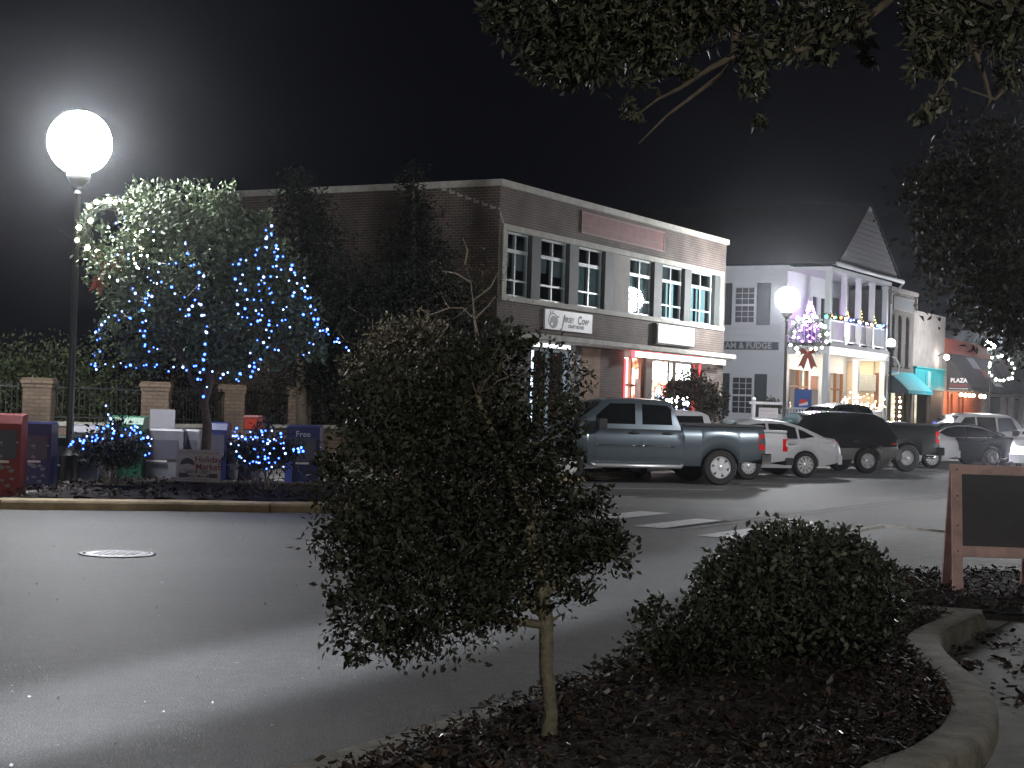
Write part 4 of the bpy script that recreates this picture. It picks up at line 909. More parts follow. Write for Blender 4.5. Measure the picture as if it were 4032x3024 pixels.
    # doors: slightly proud skins with a gap between them
    for (a, b) in S['doors']:
        for s in (1, -1):
            q = MB(); nx, nz = 8, 8; z0, z1 = sill + .05, belt - .012; vs = []
            for i in range(nx + 1):
                for j in range(nz + 1):
                    x = a + .008 + (b - a - .016) * i / nx; z = z0 + (z1 - z0) * j / nz
                    if S.get('cutz') and x < .55: z = max(z, zb(x) + .03)
                    vs.append((x, s * (yside(x, z) + .007), z))
            q.add(vs, [(i * (nz + 1) + j, (i + 1) * (nz + 1) + j, (i + 1) * (nz + 1) + j + 1, i * (nz + 1) + j + 1)[::1 if s < 0 else -1] for i in range(nx) for j in range(nz)], 0, True)
            if S.get('lower'):
                for i_, f_ in enumerate(q.f):
                    if sum(q.v[k_][2] for k_ in f_) / len(f_) < S['lower']: q.m[i_] = 1
            if S.get('mold'):
                zm = S['mold']; P = [(x, s * (yside(x, zm) + .016), zm) for x in np.linspace(a + .03, b - .03, 6)]; q.tube(P, .018, 6, 2)
            d = q.build('door', [S['paint'], S.get('paint2', S['paint']), S.get('moldm', M_chrome)], t)
            h = MB(); hz = belt - S.get('hz', .13); hx = a + .16; yy = yside(hx, hz) + .02
            h.tube([(hx - .1, s * (yy - .005), hz), (hx - .06, s * (yy + .025), hz), (hx + .1, s * (yy + .025), hz), (hx + .14, s * (yy - .005), hz)], [.014, .02, .02, .014], 7); 
            h.lathe([(.055, 0), (.055, .004), (.001, .004)], 14, M=Matrix.Translation((hx + .02, s * (yy - .017), hz)) @ Matrix.Rotation(-math.pi / 2 * s, 4, 'X')); h.build('handle', S.get('handle', M_dark), d)
    for cxx in (0, wb):
        for s in (1, -1): 
            o = wheel(t, cxx, s * (W2 - .12), wr, S['rim'], S.get('spokes', 6), 0, S.get('style', 'bar'), S.get('rimm')); 
            # dark arch liner
        q = MB(); q.box((cxx - RA * .9, -W2 * .8, wr), (cxx + RA * .9, W2 * .8, wr + RA * .75)); q.build('wheel_well', M_dark, t)
    # lamps
    for s in (1, -1):
        for (pl, m_, nm) in S['lamps']:
            q = MB(); P = [(x, s * (yside(x, z) + .012), z) for x, z in pl]; xm = sum(p[0] for p in pl) / len(pl); en = x0 if xm < wb / 2 else x1
            back = [(x + (.05 if en == x1 else -.05) * 0, s * (yside(x, z) - .06), z) for x, z in pl]; k = len(pl)
            q.add(P + back, [tuple(range(k)), tuple(range(k, 2 * k))[::-1]] + [(i, (i + 1) % k, k + (i + 1) % k, k + i) for i in range(k)], 0); q.build(nm, m_, t)
    for nm, a, b, m_ in S.get('boxes', []):
        q = MB(); 
        if a[1] > 0:
            q.prism([(a[0], a[1]), (b[0], a[1]), (b[0], b[1]), (a[0], b[1])], a[2], b[2], 0, .012); q.build(nm, m_, t)
            q = MB(); q.prism([(a[0], -b[1]), (b[0], -b[1]), (b[0], -a[1]), (a[0], -a[1])], a[2], b[2], 0, .012); q.build(nm, m_, t)
        else: q.prism([(a[0], a[1]), (b[0], a[1]), (b[0], b[1]), (a[0], b[1])], a[2], b[2], 0, .02); q.build(nm, m_, t)
    for nm, P, r, m_ in S.get('tubes', []):
        for s in (1, -1): q = MB(); q.tube([(p[0], p[1] * s, p[2]) for p in P], r, 8); q.build(nm, m_, t)
    return t
def carpaint(name, c, metal=.5, rough=.32, coat=.6): return mat(name, c, rough, metal, coat=coat, var=.03, vscale=2)
P_blue = carpaint('paint_steel_blue', (.125, .155, .175), .55, .3); P_white = carpaint('paint_white', (.6, .6, .62), 0, .3, .8); P_blk = carpaint('paint_black', (.018, .019, .02), .2, .25)
P_silv = carpaint('paint_silver', (.3, .29, .27), .4, .4); P_dkg = carpaint('paint_charcoal', (.03, .034, .032), .4, .35); P_sedan = carpaint('paint_dark_sedan', (.055, .055, .07), .3, .16, 1)
Z = .0
M_step = mat('polished_step', (.75, .75, .75), .35, metal=.7)
# steel-blue crew cab pickup
crew = dict(W=2.02, wb=3.64, ra=.47, rz=.93, r=.40, rim=.255, sill=.42, spokes=6,
    under=[(-1.1, .62), (-.45, .50), (.5, .42), (3.0, .42), (4.3, .45), (4.62, .5)],
    top=[(-1.10, 1.20), (-1.08, 1.30), (-.9, 1.33), (.93, 1.33), (.94, 1.27), (3.2, 1.24), (3.35, 1.22), (4.2, 1.16), (4.5, 1.05), (4.64, .85)],
    plan=[(-1.10, .95), (-.9, .985), (0, 1), (3.6, 1), (4.2, .96), (4.5, .88), (4.64, .78)], belt=1.27, beltw=.93, roofw=.76,
    cab=[(.97, 1.27), (1.10, 1.70), (1.16, 1.82), (1.35, 1.87), (1.9, 1.895), (2.5, 1.88), (2.78, 1.82), (3.55, 1.26)],
    glass=[[(1.17, 1.33), (1.88, 1.33), (1.86, 1.78), (1.27, 1.76), (1.18, 1.68)], [(2.05, 1.33), (2.98, 1.33), (2.96, 1.50), (2.62, 1.78), (2.03, 1.79)]],
    screens=[('windscreen', (3.42, 1.33), (2.84, 1.76)), ('rear_window', (1.02, 1.36), (1.13, 1.74))],
    doors=[(1.12, 1.92), (1.92, 3.02)], mold=.85, paint=P_blue, bed=(-1.0, .85), crown=.02,
    lamps=[([(-1.08, .82), (-.94, .82), (-.92, 1.0), (-.94, 1.17), (-1.08, 1.17)], M_redlens, 'taillight'), ([(4.35, .82), (4.58, .82), (4.52, 1.02), (4.35, 1.02)], M_clear, 'headlight')],
    boxes=[('rear_bumper', (-1.24, -.98, .50), (-1.02, .98, .74), M_chrome), ('front_bumper', (4.5, -.92, .42), (4.72, .92, .66), M_chrome), ('grille', (4.56, -.6, .68), (4.67, .6, 1.0), M_dark), ('mirror', (2.82, 1.02, 1.22), (3.0, 1.24, 1.44), M_dark)],
    tubes=[('side_step', [(.9, .9, .45), (.98, 1.03, .40), (3.0, 1.03, .40), (3.1, .9, .45)], .045, M_step)])
vehicle('pickup_truck', 'steel blue crew cab pickup truck with chrome side step and red taillight', (4.77, 37.4, Z), crew, cat='pickup truck')
# small white pickup behind it
small = dict(W=1.75, wb=2.95, ra=.40, rz=.95, r=.335, rim=.2, sill=.36, spokes=12, style='thin', rimm=None,
    under=[(-1.1, .5), (-.4, .4), (4, .38)], top=[(-1.05, 1.1), (-1.03, 1.17), (-.9, 1.185), (.85, 1.185), (.86, 1.13), (2.2, 1.1), (3.3, 1.02), (3.65, .85)],
    plan=[(-1.05, .96), (0, 1), (3, 1), (3.4, .92), (3.65, .8)], belt=1.14, beltw=.8, roofw=.66,
    cab=[(.9, 1.14), (1.02, 1.55), (1.2, 1.63), (1.8, 1.65), (2.05, 1.6), (2.65, 1.13)], glass=[[(1.15, 1.19), (2.2, 1.19), (1.95, 1.53), (1.2, 1.54)]],
    screens=[('windscreen', (2.55, 1.2), (2.12, 1.54)), ('rear_window', (.95, 1.22), (1.05, 1.5))], doors=[(1.05, 2.3)], paint=P_white, bed=(-.95, .8), railm=P_white, handle=P_white,
    lamps=[([(-1.04, .72), (-.90, .72), (-.90, 1.03), (-1.04, 1.03)], M_redlens, 'taillight'), ([(3.4, .7), (3.6, .7), (3.55, .88), (3.4, .88)], M_clear, 'headlight')],
    boxes=[('rear_bumper', (-1.2, -.85, .38), (-1.0, .85, .56), M_dark), ('front_bumper', (3.5, -.78, .38), (3.72, .78, .58), M_dark), ('mirror', (2.05, .9, 1.12), (2.15, 1.1, 1.28), M_dark)])
vehicle('pickup_truck', 'small plain white pickup truck squeezed between the blue pickup and the white sedan', (5.9, 40.8, Z), small, cat='pickup truck')
def sedan(paint, trim=M_chrome, rimm=None, sp=10):
    return dict(W=1.85, wb=2.85, ra=.385, rz=.97, r=.335, rim=.235, sill=.27, spokes=sp, style='thin', rimm=rimm,
    under=[(-1.05, .42), (-.5, .3), (.5, .24), (2.4, .24), (3.6, .26), (3.75, .35)],
    top=[(-1.08, .74), (-1.05, .93), (-.92, 1.03), (-.55, 1.07), (.1, 1.02), (.6, 1.0), (2.1, .95), (2.75, .9), (3.3, .8), (3.6, .66), (3.78, .52)],
    plan=[(-1.08, .80), (-.9, .91), (-.5, .97), (.2, 1), (2.6, 1), (3.2, .95), (3.6, .84), (3.78, .7)], side=[(0, .95), (.15, .985), (.4, 1), (.62, .985), (.75, .975), (.86, .95), (.95, .88), (1, .8)],
    belt=.98, beltw=.86, roofw=.63, cab=[(-.72, 1.0), (-.35, 1.17), (.05, 1.33), (.4, 1.43), (.9, 1.475), (1.35, 1.47), (1.75, 1.4), (2.2, 1.2), (2.72, .97)],
    glass=[[(-.28, 1.07), (.0, 1.03), (.16, 1.03), (.16, 1.27), (.02, 1.22)], [(.22, 1.02), (1.0, 1.01), (1.0, 1.39), (.6, 1.385), (.24, 1.30)], [(1.08, 1.01), (2.1, 1.0), (2.0, 1.13), (1.6, 1.33), (1.3, 1.38), (1.08, 1.39)]],
    screens=[('windscreen', (2.6, 1.03), (1.82, 1.37)), ('rear_window', (-.58, 1.08), (.28, 1.39))], doors=[(.2, 1.04), (1.04, 2.12)], cutz=True, paint=paint, handle=paint, hz=.1, trim=trim,
    lamps=[([(-1.04, .86), (-.68, .93), (-.85, .98), (-1.03, .97)], M_redlens, 'taillight'), ([(3.2, .66), (3.6, .55), (3.62, .64), (3.25, .78)], M_clear, 'headlight')],
    boxes=[('rear_bumper', (-1.12, -.76, .36), (-1.0, .76, .6), paint), ('mirror', (2.05, .93, .98), (2.2, 1.08, 1.1), paint)])
vehicle('sedan_car', 'white four-door sedan with sloping roof and multi-spoke wheels beside the black suv', (7.73, 43.2, Z), sedan(P_white), cat='car')
def dz0(c2, d):
    for k in ('top', 'cab'): c2[k] = [(x, z + d) for x, z in c2[k]]
    c2['glass'] = [[(x, z + d) for x, z in g] for g in c2['glass']]; c2['screens'] = [(n, (a[0], a[1] + d), (b[0], b[1] + d)) for n, a, b in c2['screens']]; c2['belt'] += d
suvS = dict(W=1.92, wb=3.0, ra=.43, rz=.97, r=.365, rim=.22, sill=.36, spokes=5,
    under=[(-1.0, .5), (-.45, .4), (4, .36)], top=[(-.98, .95), (-.95, 1.08), (-.5, 1.12), (2.1, 1.1), (2.5, 1.08), (3.4, 1.0), (3.75, .8)],
    plan=[(-.98, .9), (-.7, .97), (0, 1), (3, 1), (3.4, .94), (3.75, .8)], belt=1.1, beltw=.9, roofw=.7,
    cab=[(-.93, 1.09), (-.78, 1.4), (-.55, 1.66), (-.3, 1.76), (.4, 1.79), (1.3, 1.78), (1.75, 1.72), (2.5, 1.09)],
    glass=[[(-.62, 1.16), (.22, 1.14), (.22, 1.66), (-.38, 1.66)], [(.32, 1.14), (1.12, 1.13), (1.12, 1.67), (.32, 1.67)], [(1.2, 1.13), (2.12, 1.13), (1.62, 1.64), (1.2, 1.67)]],
    screens=[('windscreen', (2.38, 1.15), (1.8, 1.66)), ('rear_window', (-.86, 1.2), (-.58, 1.62))], doors=[(.25, 1.14), (1.14, 2.2)], cutz=True, paint=P_blk, paint2=P_silv, lower=.74,
    lamps=[([(-.94, .86), (-.76, .86), (-.76, 1.06), (-.94, 1.06)], M_redlens, 'taillight'), ([(3.4, .72), (3.68, .7), (3.62, .88), (3.4, .9)], M_clear, 'headlight')],
    boxes=[('rear_bumper', (-1.12, -.88, .42), (-.93, .88, .72), P_silv), ('front_bumper', (3.6, -.85, .4), (3.85, .85, .66), P_silv), ('mirror', (1.95, .95, 1.1), (2.1, 1.16, 1.28), P_blk)])
dz0(suvS, -.05)
vehicle('suv', 'black suv with silver lower panels and five-spoke wheels', (10.29, 47.5, Z), suvS, cat='suv')
import copy
c2 = copy.deepcopy({k: v for k, v in crew.items() if k not in ('paint', 'lamps', 'boxes', 'tubes')}); c2['bed'] = (-1.0, .85)
def dz(c2, d):
    for k in ('top', 'cab'): c2[k] = [(x, z + d) for x, z in c2[k]]
    c2['glass'] = [[(x, z + d) for x, z in g] for g in c2['glass']]; c2['screens'] = [(n, (a[0], a[1] + d), (b[0], b[1] + d)) for n, a, b in c2['screens']]; c2['belt'] += d
c2['cab'] = [(x if x < 2 else x - .42, z) for x, z in c2['cab']]; c2['glass'] = [[(1.15, 1.33), (1.62, 1.33), (1.62, 1.78), (1.25, 1.76), (1.16, 1.68)], [(1.72, 1.33), (2.55, 1.33), (2.52, 1.50), (2.2, 1.78), (1.72, 1.79)]]; c2['screens'] = [('windscreen', (3.0, 1.33), (2.42, 1.76)), ('rear_window', (1.02, 1.36), (1.13, 1.74))]; c2['doors'] = [(1.1, 1.66), (1.66, 2.65)]
dz(c2, .1); c2.update(paint=P_dkg, mold=None, r=.42, ra=.50, rim=.23, spokes=8, sill=.5, lamps=[([(-1.08, .9), (-.96, .9), (-.96, 1.25), (-1.08, 1.25)], M_redlens, 'taillight'), ([(4.35, .9), (4.58, .9), (4.52, 1.08), (4.35, 1.08)], M_clear, 'headlight')],
    boxes=[('rear_bumper', (-1.26, -.98, .52), (-1.02, .98, .76), M_chrome), ('front_bumper', (4.5, -.92, .45), (4.72, .92, .7), M_chrome), ('mirror', (2.82, 1.02, 1.3), (3.0, 1.28, 1.56), M_dark)], tubes=[('exhaust_pipe', [(-.7, .75, .45), (-1.0, .85, .45)], .05, M_chrome)])
vehicle('pickup_truck', 'tall charcoal pickup truck with eight-hole wheels parked behind the black suv', (12.02, 50.0, Z), c2, cat='pickup truck')
vehicle('sedan_car', 'white sedan whose thin pale roofline shows above the dark sedan', (13.85, 54.2, Z), sedan(P_white), cat='car')
vehicle('sedan_car', 'dark glossy sedan with chrome window line at the end of the parked row', (17.0, 58.2, Z), {**sedan(P_sedan, trim=M_step, sp=5), 'arc': 1}, cat='car')
s2 = copy.deepcopy({k: v for k, v in suvS.items() if k not in ('paint', 'paint2', 'lower', 'lamps', 'boxes')}); dz(s2, .11)
s2.update(paint=P_white, lamps=[([(-.94, .9), (-.8, .9), (-.8, 1.3), (-.94, 1.3)], M_redlens, 'taillight'), ([(3.4, .72), (3.68, .7), (3.62, .88), (3.4, .9)], M_clear, 'headlight')],
    boxes=[('rear_bumper', (-1.12, -.88, .42), (-.93, .88, .72), P_white), ('front_bumper', (3.6, -.85, .4), (3.85, .85, .66), P_white), ('mirror', (1.95, .95, 1.16), (2.1, 1.16, 1.34), M_dark)])
vehicle('suv', 'white suv with dark windows standing beyond the dark sedan', (18.9, 63.2, Z), s2, cat='suv')
# oncoming car with its headlights on, mostly outside the frame
oc = vehicle('suv', 'oncoming white car with dazzling headlights at the edge of the street', (17.9, 53.46, Z), {**s2, 'paint': P_white}, group='cars driving on the street', cat='car', rz=ANG + math.pi)
M_head = emis('headlight_beam', (.93, .95, 1), 1800)
for s in (1, -1):
    mb = MB(); mb.lathe([(.10, 0), (.10, .02), (.06, .05), (.001, .055)], 16, M=Matrix.Translation((3.78, s * .68, .74)) @ Matrix.Rotation(math.pi / 2, 4, 'Y')); mb.build('headlight', M_head, oc)
# ================================================================== STREET LAMPS
M_globe = emis('lamp_globe', (.94, .96, 1), 60, 'NONE'); M_globe2 = emis('lamp_globe_far', (.96, .96, 1), 60, 'NONE')
def street_lamp(loc, z, r, label, gm, arm=None):
    t = tag(empty('street_lamp', loc), label, 'street lamp', 'globe street lamps'); x = 0
    mb = MB(); mb.lathe([(.2, 0), (.2, .08), (.15, .12), (.13, .5), (.15, .54), (.09, .62), (.062, .7), (.045, z - r - .35), (.07, z - r - .32), (.05, z - r - .25)], 16); mb.build('post', M_black, t, sharp=40)
    mb = MB(); mb.lathe([(.05, z - r - .25), (.16, z - r - .12), (.2, z - r - .03), (.17, z - r + .03)], 20); mb.build('fitter', M_black, t)
    mb = MB(); mb.ball((0, 0, z), r, 16); mb.build('globe', gm, t)
    lamp('street_or_fill_light', 'POINT', Vector(loc) + Vector((0, 0, z)), arm, (.95, .97, 1), r * 1.06, use_soft_falloff=False)
    return t
L1 = Vector((-7.2, 27.0, .1)); street_lamp(L1, 5.66, .52, 'black street lamp with blazing globe above the blue-lit tree', M_globe, 2300)  # globe made oversized to take in its glare
L2 = BL(14.75, -2.75, .14); street_lamp(L2, 5.35, .42, 'black street lamp with blazing globe before the white house', M_globe2, 2300)  # radius widened for the glare here too
L3 = at(3509 / VS, 1350.6 / VS, 68.5); street_lamp((L3.x, L3.y, .14), L3.z - .14, .17, 'small globe street lamp in front of the arched brick building', emis('small_globe', (1, .98, .95), 60, 'NONE'), 160)
L4 = at(3904 / VS, 1355 / VS, 78.0); street_lamp((L4.x, L4.y, .14), L4.z - .14, .26, 'street lamp with globe half hidden by leaves beyond the dark awning', M_globe2, 1500)
# ---- lit wreaths
M_garl = leafmat('garland_needle', (.05, .07, .04), (.02, .03, .015), .5, .5)
def wreath(c, R_, r_, n, bm_, label, bow=True, gap=None, seed=1, br=.035, bands=None):
    t = tag(empty('wreath', c), label, 'wreath', 'lit wreaths on the street lamps'); rr = random.Random(seed); bl = []
    for k in range(26): a = 2 * math.pi * k / 26; bl.append((R_ * math.cos(a), 0, R_ * math.sin(a), r_, r_, r_))
    leaf_cloud('foliage', bl, 2600, .07, M_garl, t, seed, clump=8, spread=.35, aspect=.25)
    mb = MB(); mb.tube([(R_ * math.cos(2 * math.pi * k / 24), 0, R_ * math.sin(2 * math.pi * k / 24)) for k in range(25)], .02, 6, cap=False); mb.build('hoop', M_black, t)
    me = None
    for k in range(n):
        a = 2 * math.pi * (k + rr.random() * .5) / n
        if gap and gap[0] < math.degrees(a) < gap[1]: continue
        q = R_ + rr.uniform(-.8, 1) * r_
        if me is None: b = MB().ball((0, 0, 0), br, 7).build('bulb', bm_, t); me = b.data
        else: b = bpy.data.objects.new('bulb', me); C.objects.link(b); b.parent = t
        b.location = (q * math.cos(a), -r_ * .9, q * math.sin(a)); s_ = rr.uniform(.7, 1.3); b.scale = (s_, s_, s_)
    if bow:
        mb = MB(); M_ = M_bow
        for s in (1, -1):
            mb.add([(0, -r_ - .03, -R_), (s * .2, -r_ - .1, -R_ + .14), (s * .25, -r_ - .04, -R_ - .02), (s * .1, -r_ - .06, -R_ - .08)], [(0, 1, 2, 3)], 0)
            mb.add([(0, -r_ - .03, -R_), (s * .2, -r_ + .0, -R_ + .14), (s * .25, -r_ - .04, -R_ - .02), (s * .1, -r_ + .02, -R_ - .08)], [(3, 2, 1, 0)], 0)
            mb.add([(s * .02, -r_ - .05, -R_), (s * .14, -r_ - .06, -R_ - .1), (s * .33, -r_ - .03, -R_ - .52), (s * .22, -r_ - .05, -R_ - .47), (s * .12, -r_ - .03, -R_ - .6), (-s * .03, -r_ - .06, -R_ - .1)], [(0, 1, 2, 3, 4, 5)], 0)
        mb.ball((0, -r_ - .08, -R_ - .02), .06, 7); mb.build('bow', M_, t)
    return t
M_bow = mat('red_ribbon', (.3, .05, .03), .5); M_warmb = emis('warm_white_bulb', (1, .96, .62), 26); M_whb = emis('white_bulb', (1, .98, .95), 30)
wreath(L1 + Vector((.62, -.12, 4.20)), .47, .12, 19, M_warmb, 'yellow-lit wreath with red bow on the lamp post by the blue-lit tree', True, seed=3)
wreath(at(1744, 725, 55.3), .55, .15, 18, M_whb, 'large green wreath with white bulbs and drooping red bow near the white house', True, seed=5, br=.05)
wreath(at(2163, 797, 78), .62, .1, 17, M_whb, 'bare wreath ring of white bulbs on the lamp post beyond the awning', False, seed=9, br=.05)
# ---- string light helper
M_blueb = emis('blue_bulb', (.035, .1, 1), 14); M_bluew = emis('ice_bulb', (.25, .38, 1), 7)
def light_string(name, label, chains, r_=.015, mats=None, group='blue string lights', wire=True, cat='string lights', jit=.02):
    c0 = chains[0][0]; t = tag(empty(name, c0), label, cat, group); rr = random.Random(len(chains) + int(c0[0] * 10)); n = 0; cache = {}; mats = mats or [M_blueb, M_blueb, M_bluew]
    if wire:
        mb = MB()
        for ch in chains:
            if len(ch) > 1: mb.tube([tuple(Vector(p) - Vector(c0)) for p in ch], .004, 4)
        mb.build('wire', M_black, t)
    for ch in chains:
        for p in ch:
            m_ = rr.choice(mats)
            if m_ not in cache: b = MB().ball((0, 0, 0), r_, 6).build('bulb', m_, t); cache[m_] = b.data
            else: b = bpy.data.objects.new('bulb', cache[m_]); C.objects.link(b); b.parent = t
            b.location = Vector(p) - Vector(c0) + Vector([rr.gauss(0, jit) for _ in range(3)]); s_ = rr.choice((.75, 1, 1, 1.4)); b.scale = (s_, s_, s_); n += 1
    return t
# ================================================================== BLUE-LIT TREE
TD = 26.6
def crown_at(cx, cy, D, items, sc_=1.0):
    out = []
    for it in items:
        u, v, r = it[:3]; p = at(u, v, D + (it[3] if len(it) > 3 else 0)); q = r * VS / FPX * D; q2 = (it[4] if len(it) > 4 else r) * VS / FPX * D
        out.append((p.x, p.y, p.z, q, q, q2))
    return out
def tree(name, label, base, trunk_paths, crown, n, size, lm, tm, seed, cat='tree', group=None, branch=0, **k):
    t = tag(empty(name, base), label, cat, group); b = Vector(base); mb = MB()
    for P, R_ in trunk_paths: mb.tube([tuple(Vector(p) - b) for p in P], R_, 10)
    if branch:
        rr = random.Random(seed); TP = [(Vector(p_) - b, R2[i_]) for P2, R2 in trunk_paths for i_, p_ in enumerate(P2) if i_ >= max(1, len(P2) // 2 - 1)]; tips = []
        for _ in range(branch):
            c = rr.choice(crown); tips.append((c[0] - b.x + rr.gauss(0, .6) * c[3], c[1] - b.y + rr.gauss(0, .6) * c[4], c[2] - b.z + rr.gauss(0, .6) * c[5]))
        for k_, tp_ in enumerate(tips):
            q_ = min(TP, key=lambda a_: (a_[0] - Vector(tp_)).length + (.6 if a_[0].z > tp_[2] else 0) * (a_[0] - Vector(tp_)).length); branches(mb, q_[0], [tp_], q_[1] * .45, seed + k_, n=5)
    mb.build('trunk', tm, t)
    leaf_cloud('crown', [(c[0] - b.x, c[1] - b.y, c[2] - b.z, *c[3:]) for c in crown], n, size, lm, t, seed, **k)
    return t
cr = crown_at(0, 0, TD, [(330, 470, 75, -.2), (260, 560, 75, -.3), (420, 470, 75), (440, 560, 120, .2), (300, 650, 85), (480, 440, 45), (540, 500, 50), (560, 600, 95), (380, 700, 90), (520, 700, 100), (620, 680, 70), (240, 730, 45), (660, 750, 45), (620, 790, 30), (310, 760, 50), (430, 760, 60, .3), (500, 770, 50)])
tb_ = G(445, 985, .2); tb_ = Vector((at(445, 900, TD).x, TD, .15))
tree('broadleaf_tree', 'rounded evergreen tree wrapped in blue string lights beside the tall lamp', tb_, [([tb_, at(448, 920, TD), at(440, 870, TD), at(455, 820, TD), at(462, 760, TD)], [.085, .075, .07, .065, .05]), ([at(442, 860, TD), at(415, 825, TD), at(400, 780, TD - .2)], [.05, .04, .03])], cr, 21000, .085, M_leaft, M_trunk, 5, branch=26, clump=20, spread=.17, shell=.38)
rr = random.Random(4)
def chain(pts, n, D, dj=.25, pj=5):
    out = []; L_ = [0]
    for a, b in zip(pts, pts[1:]): L_.append(L_[-1] + math.dist(a, b))
    for i in range(n):
        s_ = (i + rr.uniform(-.3, .3)) / max(1, n - 1) * L_[-1]; s_ = min(max(s_, 0), L_[-1])
        for k in range(len(pts) - 1):
            if s_ <= L_[k + 1] + 1e-6:
                q = (s_ - L_[k]) / max(1e-6, L_[k + 1] - L_[k]); u = pts[k][0] + (pts[k + 1][0] - pts[k][0]) * q; v = pts[k][1] + (pts[k + 1][1] - pts[k][1]) * q
                dd = D(u, v) if callable(D) else D
                out.append(at(u + rr.gauss(0, pj), v + rr.gauss(0, pj), dd + rr.uniform(-dj, dj) * .5)); break
    return out
def surf(u, v): q = max(0, 1 - ((u - 450) / 270) ** 2 - ((v - 620) / 240) ** 2); return TD - 1.75 * math.sqrt(q) - .15
light_string('string_lights', 'blue string lights running down the far side of the tree crown away from the lamp', [chain([(583, 485), (582, 515), (600, 545), (625, 575), (650, 605), (660, 640), (675, 680), (700, 715), (745, 752)], 46, surf), chain([(583, 515), (560, 545), (530, 560)], 8, surf), chain([(690, 715), (668, 745), (655, 770)], 6, surf)])
light_string('string_lights', 'blue string lights woven in loops over the broad middle of the tree crown', [chain([(513, 575), (515, 620), (528, 690), (560, 700), (545, 640), (575, 610), (560, 585)], 26, surf, pj=9), chain([(590, 600), (570, 660), (580, 720), (560, 770), (520, 820)], 22, surf, pj=10), chain([(600, 570), (615, 640), (600, 700), (610, 760)], 14, surf, pj=12)])
light_string('string_lights', 'blue string lights hanging down the centre of the tree crown above the trunk', [chain([(402, 515), (400, 560), (440, 600), (405, 640), (450, 690), (436, 720), (438, 790), (445, 850)], 30, surf, pj=8), chain([(340, 560), (360, 600), (385, 650), (410, 700)], 10, surf, pj=9)])
light_string('string_lights', 'blue string lights outlining the lower edge of the tree crown', [chain([(285, 625), (300, 655), (330, 640), (300, 680), (240, 680), (205, 715), (215, 760), (200, 795)], 30, surf, pj=6), chain([(200, 795), (290, 795), (380, 800), (470, 800), (500, 820), (552, 795), (560, 770)], 30, surf, pj=5), chain([(305, 690), (315, 730), (330, 770)], 10, surf)])
light_string('string_lights', 'icy white string lights glinting in the crown side next to the lamp', [[at(u, v, surf(u, v) - .1) for u, v in [(rr.gauss(300, 55), rr.gauss(555, 55)) for _ in range(34)] if (u - 300) ** 2 / 8100 + (v - 555) ** 2 / 9000 < 1]], mats=[M_bluew, M_whb], r_=.011, wire=False, group='blue string lights')
# ---- the two lit bushes on the island
def bushes(name, label, cx, cy, D, w_, h_, lab2, chains, seed):
    p = Vector((at(cx, cy, D).x, D, .22)); k = VS / FPX * D; c = [(p.x + dx * k, D + dy, at(cx, cy + dv, D).z, r * k, r * k, rv * k) for dx, dv, dy, r, rv in ((-45, -5, 0, 38, 26), (0, -25, 0, 40, 38), (45, -8, 0, 38, 26), (-15, 10, -.1, 40, 26), (25, 12, .1, 40, 22), (5, -60, 0, 14, 25))]
    t = tag(empty(name, p), label, 'bush'); mb = MB(); branches(mb, (0, 0, -.1), [(q[0] - p.x + rr.gauss(0, .1), q[1] - p.y, q[2] - p.z) for q in c for _ in range(2)], .018, seed); mb.build('stem', M_trunkp, t)
    leaf_cloud('foliage', [(q[0] - p.x, q[1] - p.y, q[2] - p.z, *q[3:]) for q in c], 2600, .06, M_leafn, t, seed, clump=14, spread=.3)
    light_string('string_lights', lab2, chains, r_=.014)
D5 = 25.2
bushes('spreading_bush', 'spreading low bush with blue lights beside the dark blue news box', 240, 975, D5, 1, 1, 'blue string lights arching over the bush beside the dark blue news box', [chain([(150, 965), (165, 945), (210, 935), (245, 925), (300, 935), (325, 950), (325, 985)], 26, D5 - .5, pj=5), chain([(237, 885), (245, 900), (240, 925)], 5, D5 - .4), chain([(165, 960), (200, 950), (235, 945)], 10, D5 - .6), chain([(270, 945), (290, 930), (320, 945)], 9, D5 - .55)], 31)
bushes('spreading_bush', 'spreading low bush with a dense tangle of blue lights by the white sign', 575, 980, D5 + .3, 1, 1, 'dense blue string lights tangled in the bush by the white sign', [chain([(495, 935), (520, 950), (560, 930), (600, 935), (590, 960), (560, 950), (545, 975), (600, 990), (620, 965), (650, 970), (640, 985)], 50, D5 - .2, pj=9), chain([(505, 960), (520, 990), (540, 1005), (570, 1010), (600, 1000)], 14, D5 - .3, pj=6)], 33)
# ---- holiday sign on stakes
hs = tag(empty('yard_sign', (at(430, 960, 25.1).x, 25.1, .2), math.radians(-4)), 'white yard sign reading Holiday Market leaning on short stakes', 'yard sign')
mb = MB(); mb.box((-.34, 0, .17), (.34, .012, .66)); mb.text('OLD SOUTHPORT ANNUAL FAIR', .06, wallM(.0, -.002, .61), 2, sx=.72); mb.text('Holiday', .135, wallM(.15, -.002, .51), 1, bold=.003); mb.text('Market', .135, wallM(.15, -.002, .4), 1, bold=.003)
mb.box((-.29, -.003, .245), (.29, -.001, .275), 3); mb.box((-.29, -.003, .27), (-.285, -.001, .34), 3); mb.box((-.29, -.003, .345), (.29, -.001, .35), 3); mb.box((-.3, -.0035, .235), (-.16, -.001, .3), 3); mb.box((.17, -.0035, .235), (.3, -.001, .3), 3)
mb.text('NOV 29 - DEC 1', .055, wallM(0, -.004, .315), 3, bold=.002); mb.text('10AM - 4PM', .05, wallM(0, -.0045, .262), 0, bold=.001); mb.text('COMMUNITY BUILDING', .035, wallM(0, -.004, .205), 2)
